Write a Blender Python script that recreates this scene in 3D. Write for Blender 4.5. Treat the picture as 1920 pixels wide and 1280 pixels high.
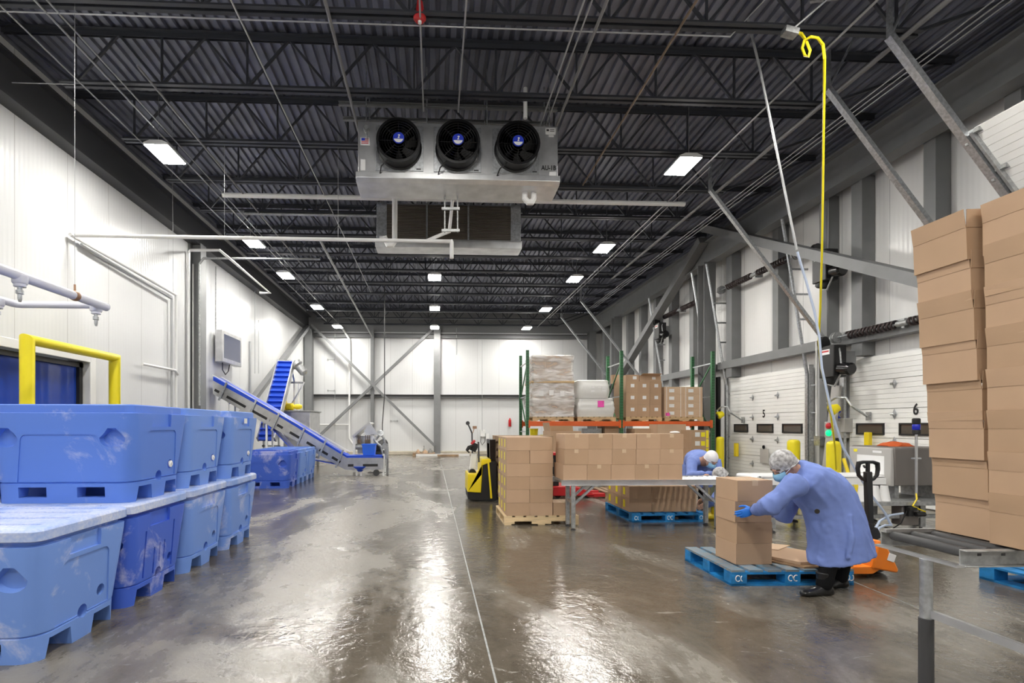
import bpy, bmesh, math, random
from mathutils import Vector, Matrix
R = math.radians
scene = bpy.context.scene
for o in list(bpy.data.objects):
    bpy.data.objects.remove(o)
C = scene.collection
random.seed(7)

# ------------------------------------------------------------------ camera, world, exposure
F, PX, PY, EYE = 930.0, 855.0, 798.0, 1.41          # focal length (px of a 1920 frame), principal point, eye height
YAW = math.atan(40 / 930)
cam = bpy.data.cameras.new('camera')
cam.sensor_width = 36.0
cam.lens = F / 1920 * 36
cam.shift_x = (960 - PX) / 1920
cam.shift_y = (PY - 640) / 1920
cam.clip_start = 0.05
co = bpy.data.objects.new('camera', cam)
co.location = (0, 0, EYE)
co.rotation_euler = (R(90), 0, -YAW)
C.objects.link(co)
scene.camera = co
scene.view_settings.view_transform = 'Standard'
scene.view_settings.look = 'None'
scene.view_settings.gamma = 1
scene.view_settings.use_curve_mapping = False
scene.view_settings.exposure = 1.55
wd = bpy.data.worlds.new('world')
scene.world = wd
wd.use_nodes = True
wd.node_tree.nodes['Background'].inputs[0].default_value = (0.9, 0.95, 1.0, 1)
wd.node_tree.nodes['Background'].inputs[1].default_value = 0.25
LAMP = 62.0                                        # emission of every ceiling fixture's lens

_c, _s = math.cos(YAW), math.sin(YAW)
def _ray(u, v):
    a = (u - PX) / F; b = (PY - v) / F
    return Vector((_s + _c * a, _c - _s * a, b))
def aty(u, v, Y):
    r = _ray(u, v); k = Y / r.y
    return Vector((r.x * k, Y, EYE + r.z * k))
def atx(u, v, X):
    r = _ray(u, v); k = X / r.x
    return Vector((X, r.y * k, EYE + r.z * k))
def atz(u, v, Z):
    r = _ray(u, v); k = (Z - EYE) / r.z
    return Vector((r.x * k, r.y * k, Z))

# ------------------------------------------------------------------ materials
def mat(name, col, rough=0.5, metal=0.0, var=0.0, vscale=8.0, bump=0.0, bscale=40.0, emit=0.0, alpha=1.0, col2=None, spec=0.5, trans=0.0, coat=0.0, stretch=(1, 1, 1)):
    m = bpy.data.materials.new(name); m.use_nodes = True
    nt = m.node_tree; b = nt.nodes['Principled BSDF']
    b.inputs['Base Color'].default_value = (*col, 1)
    b.inputs['Roughness'].default_value = rough
    b.inputs['Metallic'].default_value = metal
    b.inputs['Specular IOR Level'].default_value = spec
    b.inputs['Transmission Weight'].default_value = trans
    b.inputs['Coat Weight'].default_value = coat
    if alpha < 1: b.inputs['Alpha'].default_value = alpha
    if emit:
        b.inputs['Emission Color'].default_value = (*col, 1)
        b.inputs['Emission Strength'].default_value = emit
    if var or bump:
        tc = nt.nodes.new('ShaderNodeTexCoord')
        mp = nt.nodes.new('ShaderNodeMapping'); mp.inputs['Scale'].default_value = stretch
        nt.links.new(tc.outputs['Object'], mp.inputs['Vector'])
    if var:
        n = nt.nodes.new('ShaderNodeTexNoise'); n.inputs['Scale'].default_value = vscale; n.inputs['Detail'].default_value = 5
        rp = nt.nodes.new('ShaderNodeValToRGB')
        rp.color_ramp.elements[0].position = 0.35; rp.color_ramp.elements[1].position = 0.68
        c2 = col2 or tuple(min(1, c * (1 + var)) for c in col)
        c1 = col if col2 else tuple(c * (1 - var) for c in col)
        rp.color_ramp.elements[0].color = (*c1, 1); rp.color_ramp.elements[1].color = (*c2, 1)
        nt.links.new(mp.outputs['Vector'], n.inputs['Vector'])
        nt.links.new(n.outputs['Fac'], rp.inputs['Fac'])
        nt.links.new(rp.outputs['Color'], b.inputs['Base Color'])
    if bump:
        n2 = nt.nodes.new('ShaderNodeTexNoise'); n2.inputs['Scale'].default_value = bscale; n2.inputs['Detail'].default_value = 4
        bp = nt.nodes.new('ShaderNodeBump'); bp.inputs['Strength'].default_value = bump; bp.inputs['Distance'].default_value = 0.01
        nt.links.new(mp.outputs['Vector'], n2.inputs['Vector'])
        nt.links.new(n2.outputs['Fac'], bp.inputs['Height'])
        nt.links.new(bp.outputs['Normal'], b.inputs['Normal'])
    return m

def scuffed(name, col, light, rough=0.45, thr=(0.56, 0.68), scale=2.2):
    """moulded plastic with pale scuff patches"""
    m = mat(name, col, rough)
    nt = m.node_tree; b = nt.nodes['Principled BSDF']; L = nt.links
    tc = nt.nodes.new('ShaderNodeTexCoord')
    oi = nt.nodes.new('ShaderNodeObjectInfo')
    ad = nt.nodes.new('ShaderNodeVectorMath'); ad.operation = 'MULTIPLY_ADD'
    ad.inputs[1].default_value = (1, 1, 1)
    sc = nt.nodes.new('ShaderNodeVectorMath'); sc.operation = 'SCALE'; sc.inputs['Scale'].default_value = 37.0
    cx = nt.nodes.new('ShaderNodeCombineXYZ')
    L.new(oi.outputs['Random'], cx.inputs[0]); L.new(oi.outputs['Random'], cx.inputs[1])
    L.new(cx.outputs[0], sc.inputs[0])
    L.new(tc.outputs['Object'], ad.inputs[0]); L.new(sc.outputs[0], ad.inputs[2])
    n = nt.nodes.new('ShaderNodeTexNoise'); n.inputs['Scale'].default_value = scale; n.inputs['Detail'].default_value = 7; n.inputs['Roughness'].default_value = 0.65; n.inputs['Distortion'].default_value = 0.6
    L.new(ad.outputs[0], n.inputs['Vector'])
    r = nt.nodes.new('ShaderNodeValToRGB'); r.color_ramp.elements[0].position = thr[0]; r.color_ramp.elements[1].position = thr[1]
    L.new(n.outputs['Fac'], r.inputs['Fac'])
    n2 = nt.nodes.new('ShaderNodeTexNoise'); n2.inputs['Scale'].default_value = 60; n2.inputs['Detail'].default_value = 3
    L.new(ad.outputs[0], n2.inputs['Vector'])
    mu = nt.nodes.new('ShaderNodeMath'); mu.operation = 'MULTIPLY'
    L.new(r.outputs['Color'], mu.inputs[0]); L.new(n2.outputs['Fac'], mu.inputs[1])
    mx = nt.nodes.new('ShaderNodeMix'); mx.data_type = 'RGBA'
    mx.inputs['A'].default_value = (*col, 1); mx.inputs['B'].default_value = (*light, 1)
    m2 = nt.nodes.new('ShaderNodeMath'); m2.operation = 'MULTIPLY'; m2.inputs[1].default_value = 1.5; m2.use_clamp = True
    L.new(mu.outputs[0], m2.inputs[0]); L.new(m2.outputs[0], mx.inputs['Factor'])
    L.new(mx.outputs['Result'], b.inputs['Base Color'])
    return m

def panel_wall(name, axis, base=(0.69, 0.70, 0.705), rib=0.085, seam=1.07, rough=0.27):
    """white insulated metal wall panel: fine vertical ribs and wider seams"""
    m = mat(name, base, rough, spec=0.5)
    nt = m.node_tree; b = nt.nodes['Principled BSDF']; L = nt.links
    tc = nt.nodes.new('ShaderNodeTexCoord')
    sp = nt.nodes.new('ShaderNodeSeparateXYZ'); L.new(tc.outputs['Object'], sp.inputs[0])
    def math_(op, a, b_=None):
        n = nt.nodes.new('ShaderNodeMath'); n.operation = op
        for i, q in enumerate((a, b_)):
            if q is None: continue
            if isinstance(q, (int, float)): n.inputs[i].default_value = q
            else: L.new(q, n.inputs[i])
        return n.outputs[0]
    t = sp.outputs[axis]
    s = math_('SINE', math_('MULTIPLY', t, 2 * math.pi / rib))
    fr = math_('FRACT', math_('MULTIPLY', t, 1 / seam))
    se = math_('LESS_THAN', fr, 0.012)
    h = math_('SUBTRACT', math_('MULTIPLY', s, 0.5), math_('MULTIPLY', se, 4.0))
    bp = nt.nodes.new('ShaderNodeBump'); bp.inputs['Strength'].default_value = 0.5; bp.inputs['Distance'].default_value = 0.0025
    L.new(h, bp.inputs['Height']); L.new(bp.outputs['Normal'], b.inputs['Normal'])
    mx = nt.nodes.new('ShaderNodeMix'); mx.data_type = 'RGBA'
    mx.inputs['A'].default_value = (*base, 1); mx.inputs['B'].default_value = (0.5, 0.5, 0.5, 1)
    L.new(se, mx.inputs['Factor'])
    L.new(mx.outputs['Result'], b.inputs['Base Color'])
    return m

def floor_mat():
    m = bpy.data.materials.new('wet_concrete'); m.use_nodes = True
    nt = m.node_tree; b = nt.nodes['Principled BSDF']; L = nt.links
    tc = nt.nodes.new('ShaderNodeTexCoord')
    def noise(scale, detail, rough=0.55, dist=0.0, st=(1, 1, 1), rot=0.0):
        mp = nt.nodes.new('ShaderNodeMapping'); mp.inputs['Scale'].default_value = st; mp.inputs['Rotation'].default_value = (0, 0, rot)
        L.new(tc.outputs['Object'], mp.inputs['Vector'])
        n = nt.nodes.new('ShaderNodeTexNoise'); n.inputs['Scale'].default_value = scale; n.inputs['Detail'].default_value = detail
        n.inputs['Roughness'].default_value = rough; n.inputs['Distortion'].default_value = dist
        L.new(mp.outputs['Vector'], n.inputs['Vector']); return n.outputs['Fac']
    def ramp(f, p0, p1, c0=(0, 0, 0), c1=(1, 1, 1)):
        r = nt.nodes.new('ShaderNodeValToRGB'); r.color_ramp.elements[0].position = p0; r.color_ramp.elements[1].position = p1
        r.color_ramp.elements[0].color = (*c0, 1); r.color_ramp.elements[1].color = (*c1, 1)
        L.new(f, r.inputs['Fac']); return r.outputs['Color']
    def mixc(f, a, c):
        x = nt.nodes.new('ShaderNodeMix'); x.data_type = 'RGBA'
        L.new(f, x.inputs['Factor'])
        for k, q in (('A', a), ('B', c)):
            if isinstance(q, tuple): x.inputs[k].default_value = (*q, 1)
            else: L.new(q, x.inputs[k])
        return x.outputs['Result']
    def mth(op, a, c):
        n = nt.nodes.new('ShaderNodeMath'); n.operation = op
        for i, q in enumerate((a, c)):
            if isinstance(q, (int, float)): n.inputs[i].default_value = q
            else: L.new(q, n.inputs[i])
        return n.outputs[0]
    big = noise(0.9, 9, 0.62, 0.7, (1.0, 0.5, 1), R(-32))
    # broad drier lane, its paler colour also painting in the bright far reflection
    sp = nt.nodes.new('ShaderNodeSeparateXYZ'); L.new(tc.outputs['Object'], sp.inputs[0])
    ox = mth('ADD', sp.outputs['X'], 1.25 + 1.04); oy = mth('ADD', sp.outputs['Y'], 8.9)
    lane = mth('SUBTRACT', 1.0, mth('MULTIPLY', mth('ABSOLUTE', ox, 0), 0.55))
    far = mth('MULTIPLY', mth('SUBTRACT', oy, 1.6), 0.5)
    def clampv(v):
        n = nt.nodes.new('ShaderNodeClamp'); L.new(v, n.inputs['Value']); return n.outputs[0]
    bias = mth('MULTIPLY', clampv(lane), clampv(far))
    dry = ramp(mth('ADD', big, mth('MULTIPLY', bias, 0.11)), 0.50, 0.66)
    fine = noise(5, 8, 0.7, 0.4)
    base = mixc(ramp(fine, 0.3, 0.75), (0.080, 0.067, 0.050), (0.145, 0.124, 0.097))
    basedry = mixc(ramp(fine, 0.3, 0.75), (0.18, 0.165, 0.14), (0.275, 0.255, 0.22))
    col = mixc(dry, base, basedry)
    glint = ramp(noise(7, 6, 0.65, 1.2, (0.45, 1.5, 1)), 0.655, 0.70)
    col = mixc(glint, col, (0.30, 0.285, 0.255))  # pale wavy streaks: ripple glints put into the colour
    col = mixc(ramp(noise(70, 3, 0.6), 0.70, 0.76), col, (0.33, 0.32, 0.30))
    L.new(col, b.inputs['Base Color'])
    mr = nt.nodes.new('ShaderNodeMapRange'); mr.inputs['To Min'].default_value = 0.13; mr.inputs['To Max'].default_value = 0.48
    L.new(mth('MULTIPLY', dry, ramp(fine, 0.15, 0.7)), mr.inputs['Value'])
    L.new(mr.outputs['Result'], b.inputs['Roughness'])
    b.inputs['Specular IOR Level'].default_value = 0.75
    bp = nt.nodes.new('ShaderNodeBump'); bp.inputs['Strength'].default_value = 0.36; bp.inputs['Distance'].default_value = 0.011
    h = mth('ADD', mth('ADD', noise(11, 4, 0.6, 0.6), mth('MULTIPLY', noise(45, 3, 0.6), 0.28)), mth('MULTIPLY', dry, 0.35))
    L.new(h, bp.inputs['Height'])
    L.new(bp.outputs['Normal'], b.inputs['Normal'])
    return m

M = {}
def defm(k, *a, **kw):
    M[k] = mat(k, *a, **kw)
defm('deck', (0.175, 0.185, 0.235), 0.42, 0.3, var=0.25, vscale=1.5)
defm('joist', (0.052, 0.056, 0.068), 0.5, 0.2)
defm('beam_dark', (0.040, 0.041, 0.045), 0.5)
defm('steel_grey', (0.20, 0.205, 0.21), 0.5, var=0.06, vscale=3)
defm('galv', (0.52, 0.54, 0.56), 0.36, 0.85, var=0.2, vscale=30)
defm('galv_dull', (0.40, 0.41, 0.41), 0.5, 0.6, var=0.2, vscale=25)
defm('stainless', (0.60, 0.60, 0.60), 0.3, 0.9, var=0.1, vscale=6)
defm('aluminium', (0.66, 0.67, 0.68), 0.34, 0.85, var=0.12, vscale=4)
defm('conduit', (0.42, 0.43, 0.44), 0.4, 0.4)
defm('rusty', (0.20, 0.145, 0.10), 0.6, var=0.3, vscale=6)
defm('pipe_dark', (0.20, 0.20, 0.205), 0.5)
defm('fan_black', (0.004, 0.004, 0.005), 0.35)
defm('pvc', (0.80, 0.80, 0.79), 0.35)
defm('pvc_lilac', (0.72, 0.73, 0.80), 0.35)
defm('white_paint', (0.80, 0.80, 0.79), 0.4)
defm('door_white', (0.91, 0.91, 0.89), 0.42, var=0.03, vscale=2)
defm('wall_dark', (0.23, 0.235, 0.24), 0.5)
defm('curb', (0.50, 0.45, 0.36), 0.6, var=0.15, vscale=4)
defm('black', (0.012, 0.012, 0.013), 0.45)
defm('black_rubber', (0.018, 0.018, 0.019), 0.65, bump=0.1, bscale=80)
defm('black_gloss', (0.008, 0.008, 0.009), 0.15)
defm('charcoal', (0.05, 0.05, 0.053), 0.5)
defm('yellow', (0.86, 0.66, 0.012), 0.4)
defm('yellow_pure', (0.90, 0.76, 0.015), 0.4)
defm('orange', (0.85, 0.22, 0.015), 0.35)
defm('rack_orange', (0.72, 0.13, 0.028), 0.4)
defm('rack_green', (0.035, 0.15, 0.06), 0.4)
defm('red', (0.55, 0.02, 0.025), 0.4)
defm('belt_blue', (0.012, 0.075, 0.62), 0.35)
defm('tote_blue', (0.03, 0.16, 0.80), 0.35)
defm('curtain_blue', (0.012, 0.05, 0.36), 0.22, var=0.15, vscale=2)
defm('pallet_blue', (0.012, 0.20, 0.50), 0.55, var=0.3, vscale=9)
defm('pallet_blue_worn', (0.10, 0.24, 0.36), 0.6, var=0.3, vscale=6, col2=(0.30, 0.25, 0.20), stretch=(1, 6, 6))
defm('wood', (0.56, 0.40, 0.22), 0.65, var=0.18, vscale=5, stretch=(1, 6, 6))
defm('wood_pale', (0.70, 0.53, 0.31), 0.65, var=0.14, vscale=5, stretch=(1, 6, 6))
defm('wood_old', (0.33, 0.22, 0.13), 0.7, var=0.3, vscale=6)
defm('card', (0.50, 0.335, 0.215), 0.68, var=0.05, vscale=2.5)
defm('card_b', (0.46, 0.305, 0.19), 0.68, var=0.05, vscale=2.5)
defm('card_edge', (0.36, 0.22, 0.12), 0.75)
defm('card_pale', (0.60, 0.43, 0.29), 0.65, var=0.05, vscale=3)
defm('tape', (0.66, 0.50, 0.34), 0.25)
defm('label_yellow', (0.92, 0.80, 0.02), 0.5)
defm('label_white', (0.82, 0.82, 0.82), 0.5)
defm('label_pink', (0.95, 0.10, 0.50), 0.5)
defm('lens', (1.0, 0.965, 0.90), 0.4, emit=LAMP)
defm('screen', (0.09, 0.10, 0.15), 0.12)
defm('grey_machine', (0.19, 0.172, 0.16), 0.42, 0.3)
defm('grey_light', (0.45, 0.44, 0.42), 0.4)
defm('glass_dark', (0.09, 0.075, 0.06), 0.08)
defm('coil', (0.10, 0.085, 0.07), 0.4, 0.5)
defm('coil_fin', (0.33, 0.29, 0.25), 0.35, 0.7)
defm('logo_blue', (0.02, 0.05, 0.55), 0.4)
defm('spring', (0.06, 0.045, 0.045), 0.4, 0.5)
defm('copper', (0.40, 0.24, 0.15), 0.4, 0.6)
defm('hose_blue', (0.45, 0.53, 0.68), 0.4)
defm('green_lamp', (0.0, 0.50, 0.16), 0.3, emit=.7)
defm('red_lamp', (0.55, 0.02, 0.03), 0.3)
defm('beacon_blue', (0.01, 0.02, 0.45), 0.25)
defm('rag', (0.55, 0.10, 0.02), 0.9)
defm('coat', (0.185, 0.265, 0.62), 0.8, var=0.06, vscale=6, bump=0.25, bscale=14)
defm('glove', (0.02, 0.20, 0.78), 0.4)
defm('mask', (0.28, 0.55, 0.75), 0.7)
defm('skin', (0.50, 0.29, 0.20), 0.5)
defm('hairnet', (0.62, 0.62, 0.63), 0.7, var=0.3, vscale=30, col2=(0.22, 0.21, 0.21), bump=0.5, bscale=60)
defm('hairnet_white', (0.78, 0.78, 0.80), 0.7, bump=0.4, bscale=50)
defm('paper_shaded', (0.55, 0.53, 0.50), 0.6)  # white paper greyed, its shadow put into the colour
defm('trousers', (0.006, 0.006, 0.007), 0.8, spec=0.15, bump=0.3, bscale=12)
defm('hair', (0.03, 0.025, 0.02), 0.6)
defm('boot_black', (0.010, 0.010, 0.011), 0.3)
defm('wrap', (0.80, 0.80, 0.80), 0.14, alpha=0.42, bump=0.6, bscale=9)
defm('bag_white', (0.74, 0.74, 0.72), 0.45, bump=0.5, bscale=5)
M['bin_light'] = scuffed('bin_light', (0.165, 0.305, 0.74), (0.58, 0.62, 0.80))
M['bin_mid'] = scuffed('bin_mid', (0.105, 0.225, 0.70), (0.52, 0.56, 0.78), thr=(0.6, 0.72))
M['bin_deep'] = scuffed('bin_deep', (0.050, 0.125, 0.60), (0.50, 0.52, 0.76), thr=(0.55, 0.66))
M['lid_blue'] = scuffed('lid_blue', (0.22, 0.36, 0.76), (0.66, 0.70, 0.84), thr=(0.40, 0.58), scale=1.6)
def wrap_film():
    m = mat('wrap_film', (0.82, 0.82, 0.82), 0.13); nt = m.node_tree; b = nt.nodes['Principled BSDF']; L = nt.links
    tc = nt.nodes.new('ShaderNodeTexCoord'); mp = nt.nodes.new('ShaderNodeMapping'); mp.inputs['Scale'].default_value = (1.2, 1.2, 5)
    L.new(tc.outputs['Object'], mp.inputs['Vector'])
    n = nt.nodes.new('ShaderNodeTexNoise'); n.inputs['Scale'].default_value = 1.7; n.inputs['Detail'].default_value = 5; n.inputs['Distortion'].default_value = 1.0
    L.new(mp.outputs['Vector'], n.inputs['Vector'])
    r = nt.nodes.new('ShaderNodeMapRange'); r.inputs['From Min'].default_value = .38; r.inputs['From Max'].default_value = .64; r.inputs['To Min'].default_value = .30; r.inputs['To Max'].default_value = .88
    L.new(n.outputs['Fac'], r.inputs['Value']); L.new(r.outputs['Result'], b.inputs['Alpha'])
    bp = nt.nodes.new('ShaderNodeBump'); bp.inputs['Strength'].default_value = .8; bp.inputs['Distance'].default_value = .03
    L.new(n.outputs['Fac'], bp.inputs['Height']); L.new(bp.outputs['Normal'], b.inputs['Normal'])
    return m
M['wrap'] = wrap_film()
M['wall_panel_y'] = panel_wall('wall_panel_y', 'Y')
M['wall_panel_r_lit'] = panel_wall('wall_panel_r_lit', 'Y', base=(0.80, 0.80, 0.79))  # lighter copy of the panel: brighter light on this wall painted in
M['wall_panel_x'] = panel_wall('wall_panel_x', 'X', rib=0.12)
M['floor'] = floor_mat()

# ------------------------------------------------------------------ geometry helpers
def frame(d, up=(0, 0, 1)):
    d = Vector(d).normalized(); up = Vector(up)
    if abs(d.dot(up)) > 0.98: up = Vector((0, 1, 0))
    s = d.cross(up).normalized(); u = s.cross(d).normalized()
    return d, s, u

class MB:
    def __init__(self): self.v = []; self.f = []; self.T = None
    def add(self, vs, fs):
        o = len(self.v)
        for p in vs:
            p = Vector(p)
            self.v.append(self.T @ p if self.T is not None else p)
        self.f += [tuple(i + o for i in f) for f in fs]
        return self
    def bx(self, x0, x1, y0, y1, z0, z1):
        return self.add([(x0, y0, z0), (x1, y0, z0), (x1, y1, z0), (x0, y1, z0), (x0, y0, z1), (x1, y0, z1), (x1, y1, z1), (x0, y1, z1)],
                        [(0, 3, 2, 1), (4, 5, 6, 7), (0, 1, 5, 4), (1, 2, 6, 5), (2, 3, 7, 6), (3, 0, 4, 7)])
    def box(self, c, s, rz=0, rx=0, ry=0):
        T = Matrix.Translation(Vector(c)) @ Matrix.Rotation(rz, 4, 'Z') @ Matrix.Rotation(ry, 4, 'Y') @ Matrix.Rotation(rx, 4, 'X')
        vs = [T @ Vector((x * s[0] / 2, y * s[1] / 2, z * s[2] / 2)) for z in (-1, 1) for (x, y) in ((-1, -1), (1, -1), (1, 1), (-1, 1))]
        return self.add(vs, [(0, 3, 2, 1), (4, 5, 6, 7), (0, 1, 5, 4), (1, 2, 6, 5), (2, 3, 7, 6), (3, 0, 4, 7)])
    def prof(self, p, q, poly, up=(0, 0, 1)):
        p = Vector(p); q = Vector(q); d, s, u = frame(q - p, up); n = len(poly)
        vs = [p + s * a + u * b for a, b in poly] + [q + s * a + u * b for a, b in poly]
        return self.add(vs, [tuple(range(n)), tuple(range(2 * n - 1, n - 1, -1))] + [(i, i + n, (i + 1) % n + n, (i + 1) % n) for i in range(n)])
    def bar(self, p, q, w, h, up=(0, 0, 1)):
        return self.prof(p, q, [(-w / 2, -h / 2), (w / 2, -h / 2), (w / 2, h / 2), (-w / 2, h / 2)], up)
    def ibeam(self, p, q, w, h, t=0.02, up=(0, 0, 1)):
        a, b, k = w / 2, h / 2, t / 2
        return self.prof(p, q, [(-a, -b), (a, -b), (a, -b + t), (k, -b + t), (k, b - t), (a, b - t), (a, b), (-a, b), (-a, b - t), (-k, b - t), (-k, -b + t), (-a, -b + t)], up)
    def chan(self, p, q, w, h, t=0.006, up=(0, 0, 1)):
        a, b = w / 2, h / 2
        return self.prof(p, q, [(-a, -b), (a, -b), (a, -b + t), (-a + t, -b + t), (-a + t, b - t), (a, b - t), (a, b), (-a, b)], up)
    def angle(self, p, q, w, t=0.006, up=(0, 0, 1)):
        return self.prof(p, q, [(0, 0), (w, 0), (w, t), (t, t), (t, w), (0, w)], up)
    def tube(self, p, q, r, r2=None, n=10):
        p = Vector(p); q = Vector(q); d, s, u = frame(q - p); r2 = r if r2 is None else r2
        c = [(math.cos(2 * math.pi * i / n), math.sin(2 * math.pi * i / n)) for i in range(n)]
        vs = [p + (s * a + u * b) * r for a, b in c] + [q + (s * a + u * b) * r2 for a, b in c]
        return self.add(vs, [tuple(range(n)), tuple(range(2 * n - 1, n - 1, -1))] + [(i, i + n, (i + 1) % n + n, (i + 1) % n) for i in range(n)])
    def path(self, pts, r, n=8):
        pts = [Vector(p) for p in pts]; rings = []; u = None
        for i, p in enumerate(pts):
            a = (p - pts[i - 1]).normalized() if i else None
            b = (pts[i + 1] - p).normalized() if i < len(pts) - 1 else None
            d = (a + b) if a and b else (a or b)
            if d.length < 1e-6: d = a
            d.normalize()
            if u is None:
                _, s, u = frame(d)
            else:
                u = (u - d * u.dot(d))
                u.normalize(); s = d.cross(u)
            k = 1.0
            if a and b: k = 1 / max(0.5, math.sqrt(max(0.01, (1 + a.dot(b)) / 2)))
            rr = r[i] if isinstance(r, (list, tuple)) else r
            rings.append([p + (s * math.cos(2 * math.pi * j / n) + u * math.sin(2 * math.pi * j / n)) * rr * (k if k < 1.35 else 1.2) for j in range(n)])
        return self.loft(rings)
    def loft(self, rings, cap=True, close=True):
        n = len(rings[0]); vs = [p for r in rings for p in r]; fs = []
        for k in range(len(rings) - 1):
            for i in range(n if close else n - 1):
                a = k * n + i; b = k * n + (i + 1) % n
                fs.append((a, b, b + n, a + n))
        if cap:
            fs.append(tuple(range(n - 1, -1, -1))); o = (len(rings) - 1) * n
            fs.append(tuple(range(o, o + n)))
        return self.add(vs, fs)
    def lathe(self, o, prof, n=16, axis=(0, 0, 1)):
        o = Vector(o); d, s, u = frame(axis)
        rings = [[o + d * z + (s * math.cos(2 * math.pi * j / n) + u * math.sin(2 * math.pi * j / n)) * max(r, 1e-4) for j in range(n)] for r, z in prof]
        return self.loft(rings)
    def prism(self, poly, axis, a, b):
        """poly in the two other axes (cyclic order y,z | z,x -> given as x,z | x,y)"""
        def mk(p, w):
            return {'x': (w, p[0], p[1]), 'y': (p[0], w, p[1]), 'z': (p[0], p[1], w)}[axis]
        n = len(poly)
        return self.add([mk(p, a) for p in poly] + [mk(p, b) for p in poly],
                        [tuple(range(n)), tuple(range(2 * n - 1, n - 1, -1))] + [(i, i + n, (i + 1) % n + n, (i + 1) % n) for i in range(n)])
    def sphere(self, c, r, n=14, m=9, sc=(1, 1, 1)):
        c = Vector(c)
        rings = [[c + Vector((math.sin(math.pi * (k + .02) / (m + .04)) * math.cos(2 * math.pi * j / n) * r * sc[0], math.sin(math.pi * (k + .02) / (m + .04)) * math.sin(2 * math.pi * j / n) * r * sc[1], -math.cos(math.pi * (k + .02) / (m + .04)) * r * sc[2])) for j in range(n)] for k in range(m + 1)]
        return self.loft(rings)
    def mesh(self, name, mt, sm=32):
        me = bpy.data.meshes.new(name)
        me.from_pydata([tuple(p) for p in self.v], [], self.f)
        bm = bmesh.new(); bm.from_mesh(me); bmesh.ops.recalc_face_normals(bm, faces=bm.faces); bm.to_mesh(me); bm.free()
        if sm:
            for p in me.polygons: p.use_smooth = True
            me.set_sharp_from_angle(angle=R(sm))
        if mt: me.materials.append(M[mt] if isinstance(mt, str) else mt)
        return me
    def build(self, name, mt, parent=None, bev=0, sm=32, W=False, seg=2):
        """parent given: vertices in its local space (W=True: world space). none: world space, origin put at the base"""
        if parent is not None:
            if W:
                inv = wm(parent).inverted(); self.v = [inv @ p for p in self.v]
            loc = None
        else:
            xs = [p.x for p in self.v]; ys = [p.y for p in self.v]; zs = [p.z for p in self.v]
            loc = Vector(((min(xs) + max(xs)) / 2, (min(ys) + max(ys)) / 2, min(zs)))
            self.v = [p - loc for p in self.v]
        o = bpy.data.objects.new(name, self.mesh(name, mt, sm)); C.objects.link(o)
        if parent is not None: o.parent = parent
        else: o.location = loc
        if bev:
            b = o.modifiers.new('bevel', 'BEVEL'); b.width = bev; b.segments = seg; b.limit_method = 'ANGLE'; b.angle_limit = R(40)
        return o

def wm(o):
    m = Matrix.Translation(o.location) @ o.rotation_euler.to_matrix().to_4x4() @ Matrix.Diagonal((*o.scale, 1))
    return wm(o.parent) @ m if o.parent else m
def tag(o, label, cat, group=None, kind=None):
    o['label'] = label; o['category'] = cat
    if group: o['group'] = group
    if kind: o['kind'] = kind
    return o
def thing(name, label, cat, loc=(0, 0, 0), rz=0, group=None):
    o = bpy.data.objects.new(name, None); o.empty_display_size = 0.1
    C.objects.link(o); o.location = loc; o.rotation_euler = (0, 0, rz)
    return tag(o, label, cat, group)
def struct(o):
    o['kind'] = 'structure'; return o
def dup(root, loc, rz=None, label=None, group=None, scale=None):
    r = root.copy(); C.objects.link(r); r.location = loc
    if rz is not None: r.rotation_euler = (0, 0, rz)
    if label: r['label'] = label
    if group: r['group'] = group
    if scale: r.scale = scale
    for ch in list(root.children):
        c = ch.copy(); C.objects.link(c); c.parent = r
        for g in list(ch.children):
            d = g.copy(); C.objects.link(d); d.parent = c
    return r
def boolean(o, cutter, op='DIFFERENCE'):
    """cut cutter (MB, same local space as o) out of o, baked into its mesh"""
    c = bpy.data.objects.new('cut', cutter.mesh('cut', None, 0)); C.objects.link(c)
    c.matrix_world = Matrix.Identity(4)
    keep = o.matrix_world.copy(), o.parent, o.location.copy()
    o.parent = None; o.location = (0, 0, 0)
    m = o.modifiers.new('b', 'BOOLEAN'); m.object = c; m.operation = op; m.solver = 'EXACT'
    bpy.context.view_layer.update()
    me = bpy.data.meshes.new_from_object(o.evaluated_get(bpy.context.evaluated_depsgraph_get()))
    old = o.data; o.modifiers.clear(); o.data = me; me.name = old.name
    o.parent = keep[1]; o.location = keep[2]
    bpy.data.objects.remove(c)
    for p in me.polygons: p.use_smooth = True
    me.set_sharp_from_angle(angle=R(32))
    return o
def text(name, s, size, mt, parent, loc, rot, ext=0.002, align='CENTER', sx=1.0, bold=0.0):
    cu = bpy.data.curves.new(name, 'FONT'); cu.body = s; cu.size = size; cu.extrude = ext; cu.offset = size * bold; cu.align_x = align; cu.align_y = 'CENTER'
    t = bpy.data.objects.new(name, cu); C.objects.link(t)
    bpy.context.view_layer.update()
    me = bpy.data.meshes.new_from_object(t.evaluated_get(bpy.context.evaluated_depsgraph_get()))
    bpy.data.objects.remove(t)
    me.materials.clear(); me.materials.append(M[mt])
    o = bpy.data.objects.new(name, me); C.objects.link(o); o.parent = parent; o.location = loc; o.rotation_euler = rot; o.scale = (sx, 1, 1)
    return o
def rrect(w, d, r, z, n=5, cx=0, cy=0):
    pts = []
    for qx, qy, a0 in ((1, 1, 0), (-1, 1, 90), (-1, -1, 180), (1, -1, 270)):
        for k in range(n + 1):
            a = R(a0 + 90 * k / n)
            pts.append(Vector((cx + qx * (w / 2 - r) + r * math.cos(a), cy + qy * (d / 2 - r) + r * math.sin(a), z)))
    return pts
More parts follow.
